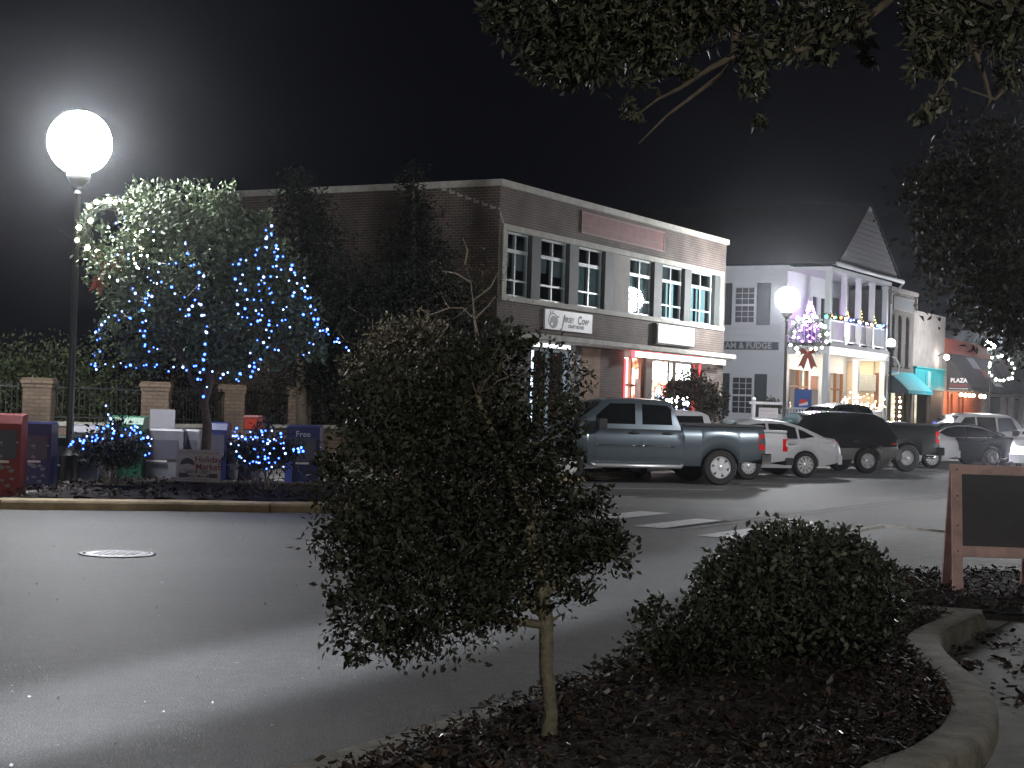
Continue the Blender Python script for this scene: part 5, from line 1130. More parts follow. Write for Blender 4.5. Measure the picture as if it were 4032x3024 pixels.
P = [(-.28 + .0, .42)]; arc = [(-.17 + .115 * math.cos(math.pi * k / 12), .42 + .11 * math.sin(math.pi * k / 12)) for k in range(13)]; mb.add([(x, -.003, z) for x, z in arc] + [(-.17, -.003, .445)], [tuple(range(14))[::-1]], 3)
mb.build('board', [mat('sign_board_white', (.34, .31, .29), .6), mat('maroon_ink', (.13, .03, .04), .6), mat('maroon_ink_light', (.2, .09, .1), .6), M_ink], hs)
mb = MB(); mb.tube([(-.2, .02, -.1), (-.2, .02, .5)], .005, 5); mb.tube([(.2, .02, -.1), (.2, .02, .5)], .005, 5); mb.build('stake', M_trunkp, hs)
# ---- newspaper boxes
M_nred = mat('news_red', (.2, .015, .02), .4, var=.1, vscale=3); M_nblue = mat('news_blue', (.022, .028, .11), .35, var=.1, vscale=3); M_ngreen = mat('news_green', (.02, .1, .055), .45); M_ngrn2 = mat('news_dark_green', (.015, .035, .025), .5)
M_nw = mat('news_white', (.26, .26, .29), .5, var=.08, vscale=3); M_ng = mat('news_grey', (.15, .15, .18), .5, var=.15, vscale=4); M_npl = mat('plexi', (.10, .10, .13), .15); M_nblu2 = mat('news_bright_blue', (.06, .1, .38), .4); M_paperw = mat('sticker_white', (.6, .6, .62), .6)
def news_box(u, D, w_, d, h_, m_, label, style=0, rz=0, z0=.13, extra=None):
    p = at(u, 950, D); t = tag(empty('news_box', (p.x, D, z0), rz), label, 'newspaper box', 'newspaper boxes behind the island')
    b = MB()
    if style == 0:
        b.add([(-w_ / 2, 0, 0), (w_ / 2, 0, 0), (w_ / 2, d, 0), (-w_ / 2, d, 0), (-w_ / 2, 0, h_ * .88), (w_ / 2, 0, h_ * .88), (w_ / 2, d, h_), (-w_ / 2, d, h_), (-w_ / 2, d * .25, h_ * .98), (w_ / 2, d * .25, h_ * .98)],
              [(3, 2, 1, 0), (0, 1, 5, 4), (4, 5, 9, 8), (8, 9, 6, 7), (2, 3, 7, 6), (0, 4, 8, 7, 3), (1, 2, 6, 9, 5)])
    else: b.prism([(-w_ / 2, 0), (w_ / 2, 0), (w_ / 2, d), (-w_ / 2, d)], 0, h_, 0, .03)
    b.build('body', m_, t)
    dr = MB(); dr.box((-w_ * .4, -.015, h_ * .45), (w_ * .4, -.001, h_ * .8)); dd = dr.build('door', M_npl if style != 2 else m_, t); hb = MB(); hb.box((-w_ * .2, -.035, h_ * .40), (w_ * .2, -.016, h_ * .43)); hb.build('handle', M_alloy, dd)
    if extra: extra(t, w_, d, h_)
    return t
def peel(t, w_, d, h_):
    r_ = random.Random(8); b = MB()
    for _ in range(16):
        x, z = r_.uniform(-.35, .45) * w_, r_.uniform(.12, .75) * h_; s_ = r_.uniform(.012, .05)
        b.add([(x + s_ * r_.uniform(.6, 1.3) * math.cos(a), -.018, z + s_ * .7 * r_.uniform(.5, 1.2) * math.sin(a)) for a in [k * math.pi / 3.5 for k in range(7)]], [tuple(range(7))])
    b.build('peeling_sticker', mat('peel', (.2, .2, .25), .7), t)
news_box(6, 24.2, .52, .5, 1.2, M_nred, 'tall red newspaper box at the end of the row', 0, .1, extra=peel)
news_box(76, 25.9, .5, .48, 1.06, M_nblue, 'dark blue newspaper box with peeling white stickers beside the red one', 1, .05, extra=peel)
news_box(128, 27.0, .45, .4, .82, M_ngrn2, 'short dark green box between the blue box and the lit bush', 1)
news_box(180, 27.4, .5, .4, 1.0, M_ng, 'grey news box behind the low lit bush', 0)
news_box(215, 28.0, .55, .45, .75, M_nw, 'low whitish box seen under the lit bush', 1)
news_box(268, 28.2, .62, .45, 1.16, M_ngreen, 'bright green newspaper box behind the lit bush', 0)
news_box(340, 28.6, .9, .5, .95, M_ng, 'wide grey double newspaper box beside the green one', 1)
mb = MB(); p = at(350, 930, 29.3); o = tag(MB().box((-.22, 0, 0), (.22, .05, 1.28)).build('info_panel', M_nw, None, (p.x, 29.3, .13)), 'tall pale panel standing behind the wide grey news box', 'panel')
news_box(400, 28.9, .5, .45, .95, M_ng, 'plain grey news box behind the yard sign', 1)
news_box(468, 28.4, .34, .4, 1.1, M_nblue, 'narrow deep blue news box behind the tree trunk', 0)
news_box(494, 28.5, .3, .4, .88, M_nw, 'narrow white news box with blue side by the tree', 1)
news_box(532, 28.7, .62, .45, .86, M_ng, 'grey news box behind the tangle of blue lights', 1)
def redflag(t, w_, d, h_): MB().box((-w_ * .4, -.03, h_ * .8), (w_ * .2, -.02, h_ * .95)).build('label_card', emis('red_card_glow', (1, .15, .1), .25), t)  # the card is given a glow of its own
news_box(545, 29.6, .34, .4, 1.22, mat('news_dark_red', (.12, .015, .015), .5), 'dark red news box rising behind the blue lights', 1, extra=redflag)
def free(t, w_, d, h_):
    b = MB(); b.text('Free', .14, wallM(0, -.018, h_ * .86), 0); b.build('lettering', M_paperw, t); b = MB(); b.box((-w_ * .52, -.03, .05), (-w_ * .3, -.016, h_ * .55)); b.build('side_strip', M_nblu2, t)
news_box(655, 28.0, .56, .45, 1.1, M_nblue, 'navy news box with the word Free near the dark foliage', 1, extra=free)
# ---- brick pillars, low wall and iron fence
PI = [(155 / .5486 * .5486 / VS, 0)]
PL = []
for (sx_, D) in ((155, 33.5), (617, 34.6), (918, 37.0), (1180, 38.8), (1560, 42.0)):
    PL.append(at(sx_ / VS, 850, D).xy)
PL.insert(0, PL[0] + (PL[0] - PL[1]) * 1.2)
pnames = ['leftmost brick fence pillar beyond the red news box', 'brick fence pillar behind the lamp post', 'brick fence pillar behind the green news box', 'brick fence pillar just beside the lit tree trunk', 'brick fence pillar above the navy Free news box', 'brick fence pillar hidden behind the near tree']
fa = math.atan2((PL[4] - PL[1]).y, (PL[4] - PL[1]).x)
for i, p in enumerate(PL):
    t = tag(empty('brick_pillar', (p.x, p.y, .13), .1), pnames[i], 'brick pillar', 'brick pillars of the iron fence'); mb = MB(); mb.box((-.28, -.28, 0), (.28, .28, 1.6)); mb.build('shaft', M_brickp, t)
    mb = MB(); mb.box((-.30, -.30, 1.6), (.30, .30, 1.68)); mb.box((-.325, -.325, 1.68), (.325, .325, 1.76)); mb.box((-.30, -.30, 1.76), (.30, .30, 1.80)); mb.build('cap', M_brickp, t)
for i in range(len(PL) - 1):
    a, b = PL[i], PL[i + 1]; d = (b - a); L_ = d.length; an = math.atan2(d.y, d.x); 
    t = tag(empty('low_wall', (a.x, a.y, .13), an), ['low brick wall section beyond the red news box', 'low brick wall section behind the lamp post', 'low brick wall section behind the lit tree trunk', 'low brick wall section behind the dark red news box', 'low brick wall section fading behind the near tree'][i], 'low wall', 'low brick wall sections'); mb = MB(); mb.box((.29, -.14, 0), (L_ - .29, .14, .84)); mb.build('brickwork', M_brickp, t); mb = MB(); mb.box((.29, -.18, .84), (L_ - .29, .18, .92)); mb.build('coping', M_stone, t)
    t = tag(empty('iron_fence', (a.x, a.y, 1.05), an), ['black iron fence panel beyond the red news box', 'black iron fence panel behind the lamp post', 'black iron fence panel behind the lit tree trunk', 'black iron fence panel behind the dark red news box', 'black iron fence panel fading behind the near tree'][i], 'fence', 'black iron fence panels')
    mb = MB(); mb.box((.29, -.02, .08), (L_ - .29, .02, .11)); mb.box((.29, -.02, .68), (L_ - .29, .02, .71)); x = .36
    while x < L_ - .3: mb.box((x - .008, -.008, .0), (x + .008, .008, .8)); x += .11
    mb.build('rails', M_black, t)
# ---- hedge and shrubs behind the fence
def hedge(label, u0, u1, D, ztop, lm, n, depth=1.2, seed=1, z0=.2):
    a, b = at(u0, 850, D), at(u1, 850, D); bl = []; k = max(2, int((b.x - a.x) / .8)); r_ = random.Random(seed)
    for i in range(k + 1):
        x = a.x + (b.x - a.x) * i / k
        for z in np.arange(z0 + .4, ztop - .2, .75): bl.append((x, D + r_.uniform(-.2, .2), z, .65, depth * .5, .52))
        bl.append((x, D, ztop - .42 + r_.uniform(-.06, .06), .65, depth * .5, .45))
    t = tag(empty('hedge', (0, 0, 0)), label, 'hedge'); leaf_cloud('foliage', bl, n, .085, lm, t, seed, clump=16, spread=.45, shell=.3); mb = MB()
    for i in range(k + 1): x = a.x + (b.x - a.x) * i / k; mb.tube([(x, D, 0), (x + .1, D, ztop * .6)], [.04, .02], 6)
    mb.build('stem', M_trunk, t)
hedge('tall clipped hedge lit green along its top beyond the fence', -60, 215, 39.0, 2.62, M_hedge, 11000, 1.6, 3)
hedge('lower loose shrubs with brownish leaves behind the fence', 225, 640, 40.5, 2.1, M_leafbr, 9000, 1.4, 4)
hedge('dark shrubs behind the fence near the brick building', 620, 900, 40.5, 2.3, M_leafc, 8000, 1.4, 6)
# ---- dark trees against the brick building
def P3(u, v, D): return at(u, v, D)
D = 40.0
tree('cedar_tree', 'tall pointed dark cedar in front of the brick side wall', (P3(893, 850, D).x, D, .1), [([(P3(893, 850, D).x, D, .1), P3(893, 700, D), P3(893, 380, D)], [.16, .12, .03])], crown_at(0, 0, D, [(893, 345, 12, 0, 25), (890, 400, 28, 0, 45), (888, 470, 45, 0, 55), (890, 560, 65, 0, 70), (895, 660, 85, 0, 80), (900, 750, 95, 0, 80), (905, 820, 90, 0, 60), (940, 560, 40, 0, 60)]), 17000, .12, M_leafc, M_trunk, 11, clump=16, spread=.3, aspect=.3)
tree('cedar_tree', 'broad dark evergreen between the lit tree and the cedar', (P3(660, 850, 38).x, 38, .1), [([(P3(660, 850, 38).x, 38, .1), P3(650, 700, 38), P3(640, 430, 38)], [.15, .12, .03])], crown_at(0, 0, 38, [(640, 400, 40, 0, 40), (650, 460, 60), (670, 540, 75), (700, 630, 85), (690, 720, 90), (740, 700, 60), (700, 800, 70)]), 14000, .11, M_leafc, M_trunk, 12, clump=16, spread=.3, aspect=.35)
tree('broadleaf_tree', 'dark bushy tree between the cedar and the brick wall', (P3(820, 850, 36).x, 36, .1), [([(P3(820, 850, 36).x, 36, .1), P3(815, 760, 36)], [.1, .07])], crown_at(0, 0, 36, [(780, 720, 70), (850, 760, 80), (800, 810, 70), (760, 640, 50), (960, 690, 70), (1000, 640, 50), (1010, 740, 70), (930, 620, 75), (850, 650, 80), (760, 600, 60), (720, 680, 60), (1040, 700, 45)]), 17000, .09, M_leafc, M_trunk, 13, branch=10)
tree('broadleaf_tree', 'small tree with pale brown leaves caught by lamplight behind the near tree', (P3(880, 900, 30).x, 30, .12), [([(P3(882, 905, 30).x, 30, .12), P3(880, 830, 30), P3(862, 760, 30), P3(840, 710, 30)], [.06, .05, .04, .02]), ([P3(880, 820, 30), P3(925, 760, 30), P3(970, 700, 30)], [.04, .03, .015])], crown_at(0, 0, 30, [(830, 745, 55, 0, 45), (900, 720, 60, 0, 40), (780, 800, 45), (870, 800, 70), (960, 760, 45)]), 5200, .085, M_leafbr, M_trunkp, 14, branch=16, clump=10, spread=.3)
# bare limbs
t = tag(empty('bare_tree', (P3(1035, 850, 34).x, 34, .1)), 'leafless tree with crooked pale branches before the brick corner', 'bare tree'); mb = MB(); b0 = Vector(t.location)
mb.tube([tuple(P3(u, v, 34) - b0) for u, v in ((1037, 900), (1037, 780), (1030, 720), (1025, 690))], [.07, .05, .035, .025], 8)
for pts in (((1025, 690), (1022, 650), (1017, 610), (1005, 570)), ((1025, 690), (1000, 665), (970, 665), (955, 640)), ((1022, 650), (1060, 620), (1075, 590)), ((970, 665), (930, 680), (905, 665)), ((1017, 610), (985, 590), (955, 585)), ((1025, 690), (1055, 660), (1070, 640)), ((1005, 570), (1010, 540), (1000, 515))):
    mb.tube([tuple(P3(u, v, 34 + i * .15) - b0) for i, (u, v) in enumerate(pts)], [.022 - .005 * i for i in range(len(pts))], 6)
mb.build('trunk', M_trunk, t); leaf_cloud('twigs', [(*(P3(u, v, 34.2) - b0), .7, .5, .6) for u, v in ((1000, 600), (960, 640), (1050, 620))], 900, .07, M_leafbr, t, 15, clump=5, spread=.5, aspect=.2)
# ---- street trees by the shops
D = 39.5
tree('broadleaf_tree', 'street tree with dark glossy leaves against the white lit shop window', (P3(1215, 900, D).x, D, .14), [([(P3(1215, 900, D).x, D, .14), P3(1213, 860, D), P3(1210, 800, D)], [.07, .06, .04])], crown_at(0, 0, D, [(1190, 770, 42), (1215, 830, 45), (1165, 810, 40), (1235, 790, 26), (1170, 870, 40), (1268, 815, 20, .3, 34), (1240, 870, 20)]), 760, .13, M_leafn, M_trunk, 16, branch=14, clump=8, spread=.35)
D = 50
tree('broadleaf_tree', 'small street tree in front of the steak restaurant corner', (P3(1510, 900, D).x, D, .14), [([(P3(1512, 900, D).x, D, .14), P3(1512, 860, D), P3(1515, 800, D)], [.08, .07, .04])], crown_at(0, 0, D, [(1480, 840, 32), (1520, 850, 36), (1545, 870, 26), (1450, 850, 22), (1500, 815, 22), (1530, 890, 34)]), 3000, .11, M_leafbr, M_trunk, 17, branch=10, clump=10, spread=.3)
pz = P3(1560, 880, 52)
tree('pine_shrub', 'dark shrub beside the white house side wall', (P3(1690, 880, 60).x - .9, 60, .14), [([(P3(1690, 880, 60).x - .9, 60, .14), (P3(1690, 880, 60).x - .9, 60, 1.0)], [.05, .03])], crown_at(0, 0, 60, [(1668, 872, 14), (1655, 878, 10), (1678, 880, 12)]), 900, .1, M_leafn, M_trunk, 19, cat='shrub', clump=10, spread=.3)
# planter shrubs with white lights
for k, (u, v, D, lab) in enumerate(((1432, 870, 47.5, 'low shrub sprinkled with white lights in front of the steak restaurant'),)):
    t = tree('shrub', lab, (P3(u, v, D).x, D, .14), [([(P3(u, v, D).x, D, .14), (P3(u, v, D).x, D, .8)], [.04, .02])], crown_at(0, 0, D, [(u, v, 26, 0, 18), (u + 30, v + 8, 22, 0, 16)]), 1100, .09, M_leafn, M_trunk, 23 + k, cat='shrub', clump=10, spread=.3)
    light_string('string_lights', 'white string lights over the shrub by the steak restaurant', [[at(u + rr.uniform(-25, 55), v + rr.uniform(-16, 16), D - .5) for _ in range(40)]], r_=.022, mats=[M_whb, M_bluew], wire=False, group='white string lights')
light_string('string_lights', 'tiny white and amber lights along the white house porch front', [[BL(T0 + rr.uniform(1.6, 8), -.1, rr.uniform(1.7, 2.6) if rr.random() < .6 else rr.uniform(1.9, 2.2)) for _ in range(70)]], r_=.028, mats=[M_whb, emis('amber_bulb', (1, .6, .2), 14)], wire=False, group='white string lights')
light_string('string_lights', 'vertical string of warm lights in the turquoise awning shop window', [[BL(35.65 + 2.1, -.03, .9 + .24 * i) for i in range(10)]], r_=.05, mats=[emis('warm_string_bulb', (1, .72, .5), 10)], group='white string lights')
# ---- balcony Christmas decorations
M_pur = emis('purple_bulb', (.55, .12, 1), 30); M_pink = emis('pink_bulb', (1, .3, .85), 24); M_pw = emis('pink_white_bulb', (1, .75, 1), 26)
xt = BL(T0 + 1.1, 1.2, 4.6); tr_ = tag(empty('christmas_tree', xt), 'cone-shaped Christmas tree glowing purple and pink on the balcony', 'christmas tree')
leaf_cloud('foliage', [(0, 0, .15 + i * .16, .52 * (1 - i / 11.5), .52 * (1 - i / 11.5), .12) for i in range(11)], 2600, .09, mat('violet_needle', (.12, .04, .2), .6), tr_, 41, clump=8, spread=.4, aspect=.25)
MB().tube([(0, 0, 0), (0, 0, 1.8)], [.03, .01], 6).build('trunk', M_trunk, tr_)
ch = []
for i in range(95): h = rr.random() ** .8 * 1.78; a = rr.uniform(0, 2 * math.pi); q = .56 * (1 - h / 1.9); ch.append(xt + Vector((q * math.cos(a), -abs(q * math.sin(a)) if rr.random() < .8 else q * math.sin(a), h)))
light_string('string_lights', 'purple and pink lights covering the balcony Christmas tree', [ch], r_=.032, mats=[M_pur, M_pur, M_pur, M_pink, M_pw], wire=False, group='Christmas lights on the balcony', jit=.01)
ga = tag(empty('garland', BL(T0, -.0, 5.66), ANG), 'dark leafy garland along the top of the balcony rail', 'garland'); leaf_cloud('foliage', [(x, -.02, .02, .14, .1, .08) for x in np.arange(-.7, 7.9, .17)], 2600, .08, M_garl, ga, 43, clump=8, spread=.4, aspect=.3)
cols = [emis('green_bulb', (.05, 1, .45), 16), emis('red_orange_bulb', (1, .22, .04), 14), emis('blue_garland_bulb', (.15, .2, 1), 18), M_whb]
ga2 = tag(empty('string_lights', BL(T0, -.1, 5.66), ANG), 'multicoloured lights on the balcony garland', 'string lights', 'Christmas lights on the balcony')
for i, (x, c_, s_) in enumerate([(-.62, 0, .07), (.45, 3, .04), (.62, 0, .04), (1.25, 1, .055), (1.9, 3, .05), (2.0, 2, .06), (2.6, 2, .05), (3.75, 3, .05), (3.9, 2, .06), (4.78, 3, .045), (5.5, 3, .045), (5.6, 1, .055), (6.6, 0, .06), (6.75, 0, .05), (6.9, 2, .06), (6.4, 2, .05), (.1, 1, .03), (3.0, 2, .04), (5.0, 2, .03), (7.3, 2, .04)]): MB().ball((x, 0, rr.uniform(-.05, .05)), s_, 7).build('bulb', cols[c_], ga2)
gold = emis('gold_bulb', (1, .72, .25), 7)
for x, lab in ((2.4, 'first little gold-lit tree standing on the balcony rail'), (4.4, 'middle little gold-lit tree standing on the balcony rail'), (6.25, 'last little gold-lit tree standing on the balcony rail by the far column')):
    g = tag(empty('tabletop_tree', BL(T0 + x, .08, 5.6), ANG), lab, 'small christmas tree', 'little trees on the balcony rail'); leaf_cloud('foliage', [(0, 0, .1 + i * .11, .16 * (1 - i / 8), .16 * (1 - i / 8), .07) for i in range(7)], 500, .06, M_leafbr, g, 50 + int(x), clump=6, spread=.4, aspect=.3)
    for k in range(12): h = rr.random(); MB().ball((.17 * (1 - h) * math.cos(k * 2.4), -.17 * (1 - h) * abs(math.sin(k * 2.4)), .08 + .66 * h), .024, 6).build('bulb', gold, g)
# ---- drinks machine on the porch
vm = tag(empty('vending_machine', BL(T0 + .75, .9, .94), ANG), 'blue drinks vending machine with round red white and blue emblem on the porch', 'vending machine')
mb = MB(); mb.box((0, 0, 0), (.8, .75, 1.72)); mb.build('cabinet', mat('vend_dark', (.02, .022, .04), .4), vm)
mb = MB(); mb.box((-.02, .02, .05), (-.001, .73, 1.7)); mb.build('front_panel', mat('vend_blue', (.03, .09, .3), .35, emit=(.1, .25, 1), es=.03), vm)
em = MB(); cx_, cz_, r_ = .34, 1.12, .2; Y = lambda a: (-.024, cx_ - r_ * math.cos(a), cz_ + r_ * math.sin(a))
def seg(a0, a1, off, m_): em.add([(-.024 - off, cx_ - r_ * math.cos(a0 + (a1 - a0) * k / 14), cz_ + r_ * math.sin(a0 + (a1 - a0) * k / 14)) for k in range(15)], [tuple(range(15))], m_)
em.add([(-.022, cx_ - r_ * math.cos(2 * math.pi * k / 28), cz_ + r_ * math.sin(2 * math.pi * k / 28)) for k in range(28)], [tuple(range(28))], 0); seg(.45, math.pi + .15, .002, 1); seg(math.pi + .5, 2 * math.pi - .25, .002, 2)
em.build('emblem', [mat('emb_white', (.8, .8, .8), .4), mat('emb_red', (.65, .04, .03), .4), mat('emb_blue', (.03, .1, .45), .4)], vm)
# ---- white post sign by the white house
D = 56.0; p = P3(1628, 900, D); ps = tag(empty('post_sign', (p.x, D, .14)), 'white hanging post sign in front of the white house side wall', 'post sign')
zt_ = P3(1628, 862, D).z - .14; mb = MB(); mb.box((-.05, -.05, 0), (.05, .05, zt_)); mb.add([(-.06, -.06, zt_), (.06, -.06, zt_), (.06, .06, zt_), (-.06, .06, zt_), (0, 0, zt_ + .07)], [(0, 1, 4), (1, 2, 4), (2, 3, 4), (3, 0, 4)]); mb.box((-.16, -.04, zt_ - .17), (1.0, .04, zt_ - .08)); mb.build('post', M_white, ps)
mb = MB(); mb.box((.17, -.015, zt_ - .62), (.82, .015, zt_ - .28)); mb.box((.22, -.018, zt_ - .4), (.7, -.016, zt_ - .36), 1); mb.box((.22, -.018, zt_ - .52), (.76, -.016, zt_ - .47), 1); mb.build('board', [M_white, mat('pale_rose', (.6, .5, .55), .6)], ps)
mb = MB(); mb.box((.2, -.005, zt_ - .28), (.21, .005, zt_ - .17)); mb.box((.78, -.005, zt_ - .28), (.79, .005, zt_ - .17)); mb.build('hanger', M_black, ps)
D = 54; p = P3(1553, 900, D); mt = tag(empty('parking_sign', (p.x, D, .14)), 'thin post with a small bright plate beside the brick building end', 'sign post'); MB().tube([(0, 0, 0), (0, 0, 2.1)], .03, 6).build('post', M_black, mt); MB().box((-.03, -.04, 1.35), (.06, -.031, 1.95)).build('plate', M_white, mt)
tb2 = tag(empty('trash_bin', BL(T0 - 1.2, -2.2, .14)), 'dark slatted litter bin on the pavement by the lamp post', 'litter bin'); mb = MB(); mb.lathe([(.26, 0), (.28, .9), (.3, .92), (.3, .98), (.001, 1.05)], 18); mb.build('body', M_black, tb2); mb = MB(); mb.lathe([(.31, .88), (.31, .93)], 18); mb.build('rim', M_dark, tb2)
# ================================================================== CHALKBOARD (A-frame) on the near path
M_pine = mat('red_stained_wood', (.66, .42, .40), .6, var=.25, vscale=6, bump=.2, bscale=30); M_board = mat('chalkboard', (.04, .036, .046), .55, var=.3, vscale=3)
af = tag(empty('chalkboard_sign', (4.21, 15.7, .06), math.radians(-2)), 'blank black chalkboard in a reddish wooden A-frame standing in mulch', 'chalkboard sign')
tilt = Matrix.Rotation(math.radians(-9), 4, 'X')
for s, nm in ((1, 'front_panel'), (-1, 'back_panel')):
    Mx = (Matrix.Translation((0, .0, 1.2)) @ (Matrix.Rotation(math.radians(-10 * s), 4, 'X')) @ Matrix.Translation((0, 0, -1.2))); 
    f_ = MB(Mx); y0, y1 = (-.045, -.005) if s == 1 else (.005, .045)
    f_.box((-.02, y0, .0), (.075, y1, 1.2)); f_.box((.73, y0, 0), (.825, y1, 1.2)); f_.box((.075, y0 + .003, 1.11), (.73, y1 - .003, 1.2)); f_.box((.075, y0 + .003, .33), (.73, y1 - .003, .43)); 
    fo = f_.build('frame', M_pine, af)
    MB(Mx).box((.076, y0 + .015, .431), (.729, y1 - .008, 1.109)).build('chalkboard', M_board, fo)
    sc_ = MB(Mx)
    for (x, z) in ((.03, 1.15), (.78, 1.15), (.03, .38), (.78, .38), (.03, .9), (.03, .62)): sc_.lathe([(.008, 0), (.008, .003)], 8, M=Matrix.Translation((x, y0 if s == 1 else y1, z)) @ Matrix.Rotation(math.pi / 2 * s, 4, 'X'))
    sc_.build('screw', M_dark, fo)
# ================================================================== NEAR PLANTING
D = 7.7; bx = at(1185, 1600, D).x; tb3 = Vector((bx, D, .12))
tp = [tb3, at(1190, 1540, D), at(1180, 1450, D), at(1180, 1340, D), at(1165, 1250, D), at(1140, 1130, D), at(1080, 980, D), at(1030, 850, D)]
items = [(1000, 1000, 200, .1, 230), (850, 1060, 150, -.1, 190), (1130, 1010, 115, .1, 150), (940, 1230, 190, -.2, 170), (800, 1330, 95, -.1, 100), (1130, 1200, 170, .1, 120), (1270, 1200, 100, 0, 60), (985, 830, 150, .15, 130), (1060, 765, 70, .1, 65), (830, 890, 110, .1, 120), (770, 1420, 38), (760, 1170, 90, 0, 120), (880, 1380, 70, -.1, 70), (1230, 1080, 85, 0, 50), (1335, 1190, 55, 0, 34), (1290, 1160, 60, 0, 40), (1120, 730, 40, 0, 36), (1230, 870, 40, 0, 50), (720, 1310, 30), (1020, 1310, 120, 0, 55), (1230, 1290, 60, 0, 30), (1215, 960, 45, .1, 45), (720, 1010, 45)]
cr = crown_at(0, 0, D, items)
t = tree('small_tree', 'small dense evergreen tree with pale slim trunk rising from the mulch bed', tb3, [(tp, [.042, .034, .034, .036, .034, .03, .022, .012]), ([at(1178, 1330, D), at(1080, 1250, D + .1), at(930, 1180, D), at(820, 1130, D)], [.026, .02, .014, .007]), ([at(1178, 1350, D), at(1010, 1330, D - .1), at(880, 1340, D - .1), at(780, 1400, D - .1)], [.022, .016, .01, .005]), ([at(1170, 1290, D), at(1240, 1230, D + .1), at(1330, 1190, D)], [.02, .013, .005])], cr, 28000, .034, M_leafn, M_trunkp, 61, twigs=420, branch=40, clump=22, spread=.2, shell=.36, aspect=.5)
# round clipped bush
def bush(label, base, blobs, n, size, lm, seed, **k):
    t = tag(empty('bush', base), label, 'bush'); b = Vector(base); mb = MB(); branches(mb, (0, 0, -.02), [((q[0] - b.x) * .8, (q[1] - b.y) * .8, (q[2] - b.z)) for q in blobs for _ in range(2)], .02, seed); mb.build('stem', M_trunk, t)
    leaf_cloud('foliage', [(q[0] - b.x, q[1] - b.y, q[2] - b.z, *q[3:]) for q in blobs], n, size, lm, t, seed, **k)
cx, cyy = 1.86, 10.6
bush('big rounded clipped holly bush beside the curved kerb', (cx, cyy, .12), [(cx, cyy, .54, .64, .6, .44), (cx - .25, cyy, .46, .44, .45, .36), (cx + .28, cyy, .5, .42, .45, .4), (cx, cyy, .32, .62, .6, .24), (cx + .05, cyy, .78, .42, .4, .22)], 27000, .042, M_leafb, 71, clump=18, spread=.09, shell=.2, aspect=.55)
lx = at(1440, 1400, 9.9).x
bush('looser low shrub with trailing shoots at the foot of the round bush', (lx, 9.9, .12), [(*at(1460, 1370, 9.9), .24, .24, .16), (*at(1540, 1395, 9.9), .24, .24, .16), (*at(1400, 1400, 9.8), .15, .15, .13), (*at(1320, 1432, 9.8), .10, .09, .04), (*at(1480, 1430, 9.7), .22, .2, .08), (*at(1400, 1325, 9.9), .08, .08, .06), (*at(1600, 1430, 9.6), .2, .2, .1)], 3000, .042, M_leafn, 72, clump=10, spread=.35, shell=.5, twigs=60)
# ================================================================== OVERHANGING TREES
def limb(mb, pts, r0, r1, D=6.5, n=6):
    k = len(pts); mb.tube([at(p[0], p[1], D + (p[2] if len(p) > 2 else 0)) for p in pts], [r0 + (r1 - r0) * i / (k - 1) for i in range(k)], n)
t = tag(empty('oak_tree', (0, 0, 0)), 'overhanging oak boughs with drooping leaves across the top of the view', 'tree'); mb = MB()
limb(mb, [(1560, -260), (1585, -20), (1590, 60), (1585, 110), (1560, 160), (1500, 205), (1440, 250), (1380, 310)], .021, .003)
limb(mb, [(1585, 120), (1530, 150), (1470, 190), (1420, 215), (1360, 260)], .014, .003)
limb(mb, [(2000, -120), (1920, 0), (1850, 60), (1760, 100), (1660, 125), (1600, 130)], .022, .004); limb(mb, [(1880, 40), (1800, 50), (1700, 85), (1600, 90)], .01, .003)
limb(mb, [(1880, -150), (1830, 0), (1770, 60), (1700, 120)], .014, .003); limb(mb, [(1590, -10), (1480, 60), (1400, 110), (1330, 130)], .014, .004); limb(mb, [(1400, -80), (1300, 20), (1200, 70), (1130, 100)], .02, .004)
limb(mb, [(1200, -120), (1130, -10), (1070, 30), (1040, 60)], .012, .003)
mb.build('trunk', M_trunk, t)
D = 6.5
leaf_cloud('crown', crown_at(0, 0, D, [(1080, 20, 50), (1060, 60, 26), (1150, 60, 60), (1200, 130, 80, .1, 60), (1280, 90, 90), (1250, 160, 60, 0, 30), (1360, 60, 80), (1420, 120, 60), (1440, 40, 70), (1530, 40, 60), (1480, 160, 30, 0, 20), (1370, 235, 34, 0, 24), (1380, 190, 30), (1630, 170, 38, 0, 42), (1640, 110, 60, 0, 40), (1720, 60, 60), (1780, 100, 40), (1850, 60, 40), (1880, 110, 22, 0, 36), (1620, 30, 50), (1800, 10, 60), (1640, 265, 22, 0, 12), (1500, -20, 80), (1250, 0, 90), (1100, -30, 60)]), 8600, .046, M_leafo, t, 81, clump=12, spread=.26, aspect=.34, hang=.5, shell=.5, twigs=130)
t = tag(empty('oak_tree', (0, 0, 0)), 'second bough hanging into the upper corner near the utility pole', 'tree'); mb = MB()
limb(mb, [(2130, -200), (2105, 0), (2105, 110), (2125, 160), (2140, 215), (2120, 260)], .016, .004, 6); limb(mb, [(2300, 80), (2212, 150), (2150, 215), (2080, 190)], .012, .003, 6); limb(mb, [(2212, 20), (2150, 10), (2060, -20)], .01, .003, 6); limb(mb, [(2105, 100), (2080, 130), (2030, 190), (2000, 240)], .008, .003, 6)
mb.build('trunk', M_trunk, t); D = 6.0
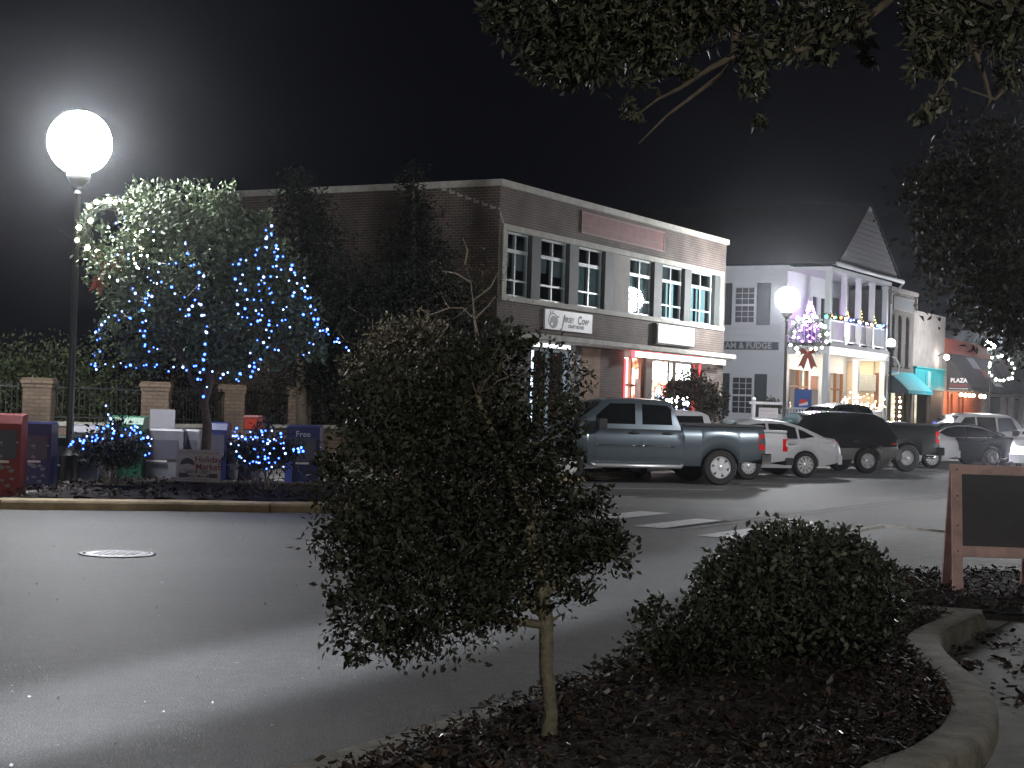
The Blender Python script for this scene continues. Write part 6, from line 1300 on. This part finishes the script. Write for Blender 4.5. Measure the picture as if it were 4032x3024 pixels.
leaf_cloud('crown', crown_at(0, 0, D, [(2000, 20, 60), (2060, 80, 60), (2010, 140, 50, 0, 34), (1975, 100, 26), (2090, 20, 60), (2000, 250, 24, 0, 20), (2040, 215, 26, 0, 18), (2160, 80, 60), (2200, 20, 60), (2190, 170, 40)]), 2700, .046, M_leafo, t, 82, clump=12, spread=.26, aspect=.34, hang=.5, shell=.5, twigs=130)
t = tag(empty('broadleaf_tree', (0, 0, 0)), 'dark mass of small-leaved foliage hanging along the side of the street', 'tree'); mb = MB()
limb(mb, [(2500, 900), (2420, 500), (2300, 420), (2150, 420), (2040, 450)], .1, .008, 13); limb(mb, [(2420, 500), (2250, 560), (2120, 620), (2060, 660)], .05, .006, 13); limb(mb, [(2450, 600), (2300, 660), (2180, 730)], .04, .006, 13)
pb0 = at(2560, 900, 13); mb.tube([(pb0.x, 13, 0), tuple(at(2500, 900, 13))], [.14, .11], 8)
mb.build('trunk', M_trunk, t); D = 13
leaf_cloud('crown', crown_at(0, 0, D, [(2060, 420, 80), (2120, 340, 90, 0, 60), (2030, 520, 60), (2130, 500, 110), (2080, 600, 70), (2200, 430, 120), (2180, 620, 90), (2060, 680, 34, 0, 26), (2120, 700, 55, 0, 40), (2200, 720, 60), (2030, 360, 40), (2280, 560, 140), (2250, 330, 90), (2000, 440, 50), (1985, 380, 22), (1990, 560, 30), (2010, 640, 24), (2000, 300, 30)]), 9500, .06, M_leafn, t, 83, clump=14, spread=.42, shell=.4, aspect=.45)
# ================================================================== BLOOM
if BLOOM:
    mb = MB(); mb.box((-60, -30, -1.1), (90, 160, 16)); hz = mb.build('bloom', None); hz.data.materials.clear()  # added volume that imitates lens bloom round the lamps
    m = bpy.data.materials.new('bloom'); m.cycles.volume_sampling = 'EQUIANGULAR'; m.use_nodes = True; nt = m.node_tree; nt.nodes.clear(); o = nt.nodes.new('ShaderNodeOutputMaterial'); v = nt.nodes.new('ShaderNodeVolumePrincipled')
    v.inputs['Color'].default_value = (.9, .92, 1, 1); v.inputs['Density'].default_value = BLOOM; v.inputs['Anisotropy'].default_value = .94; nt.links.new(v.outputs[0], o.inputs['Volume']); hz.data.materials.append(m)
    tag(hz, 'thin added volume imitating lens haze glowing faintly round the street lamps', 'bloom', kind='stuff')
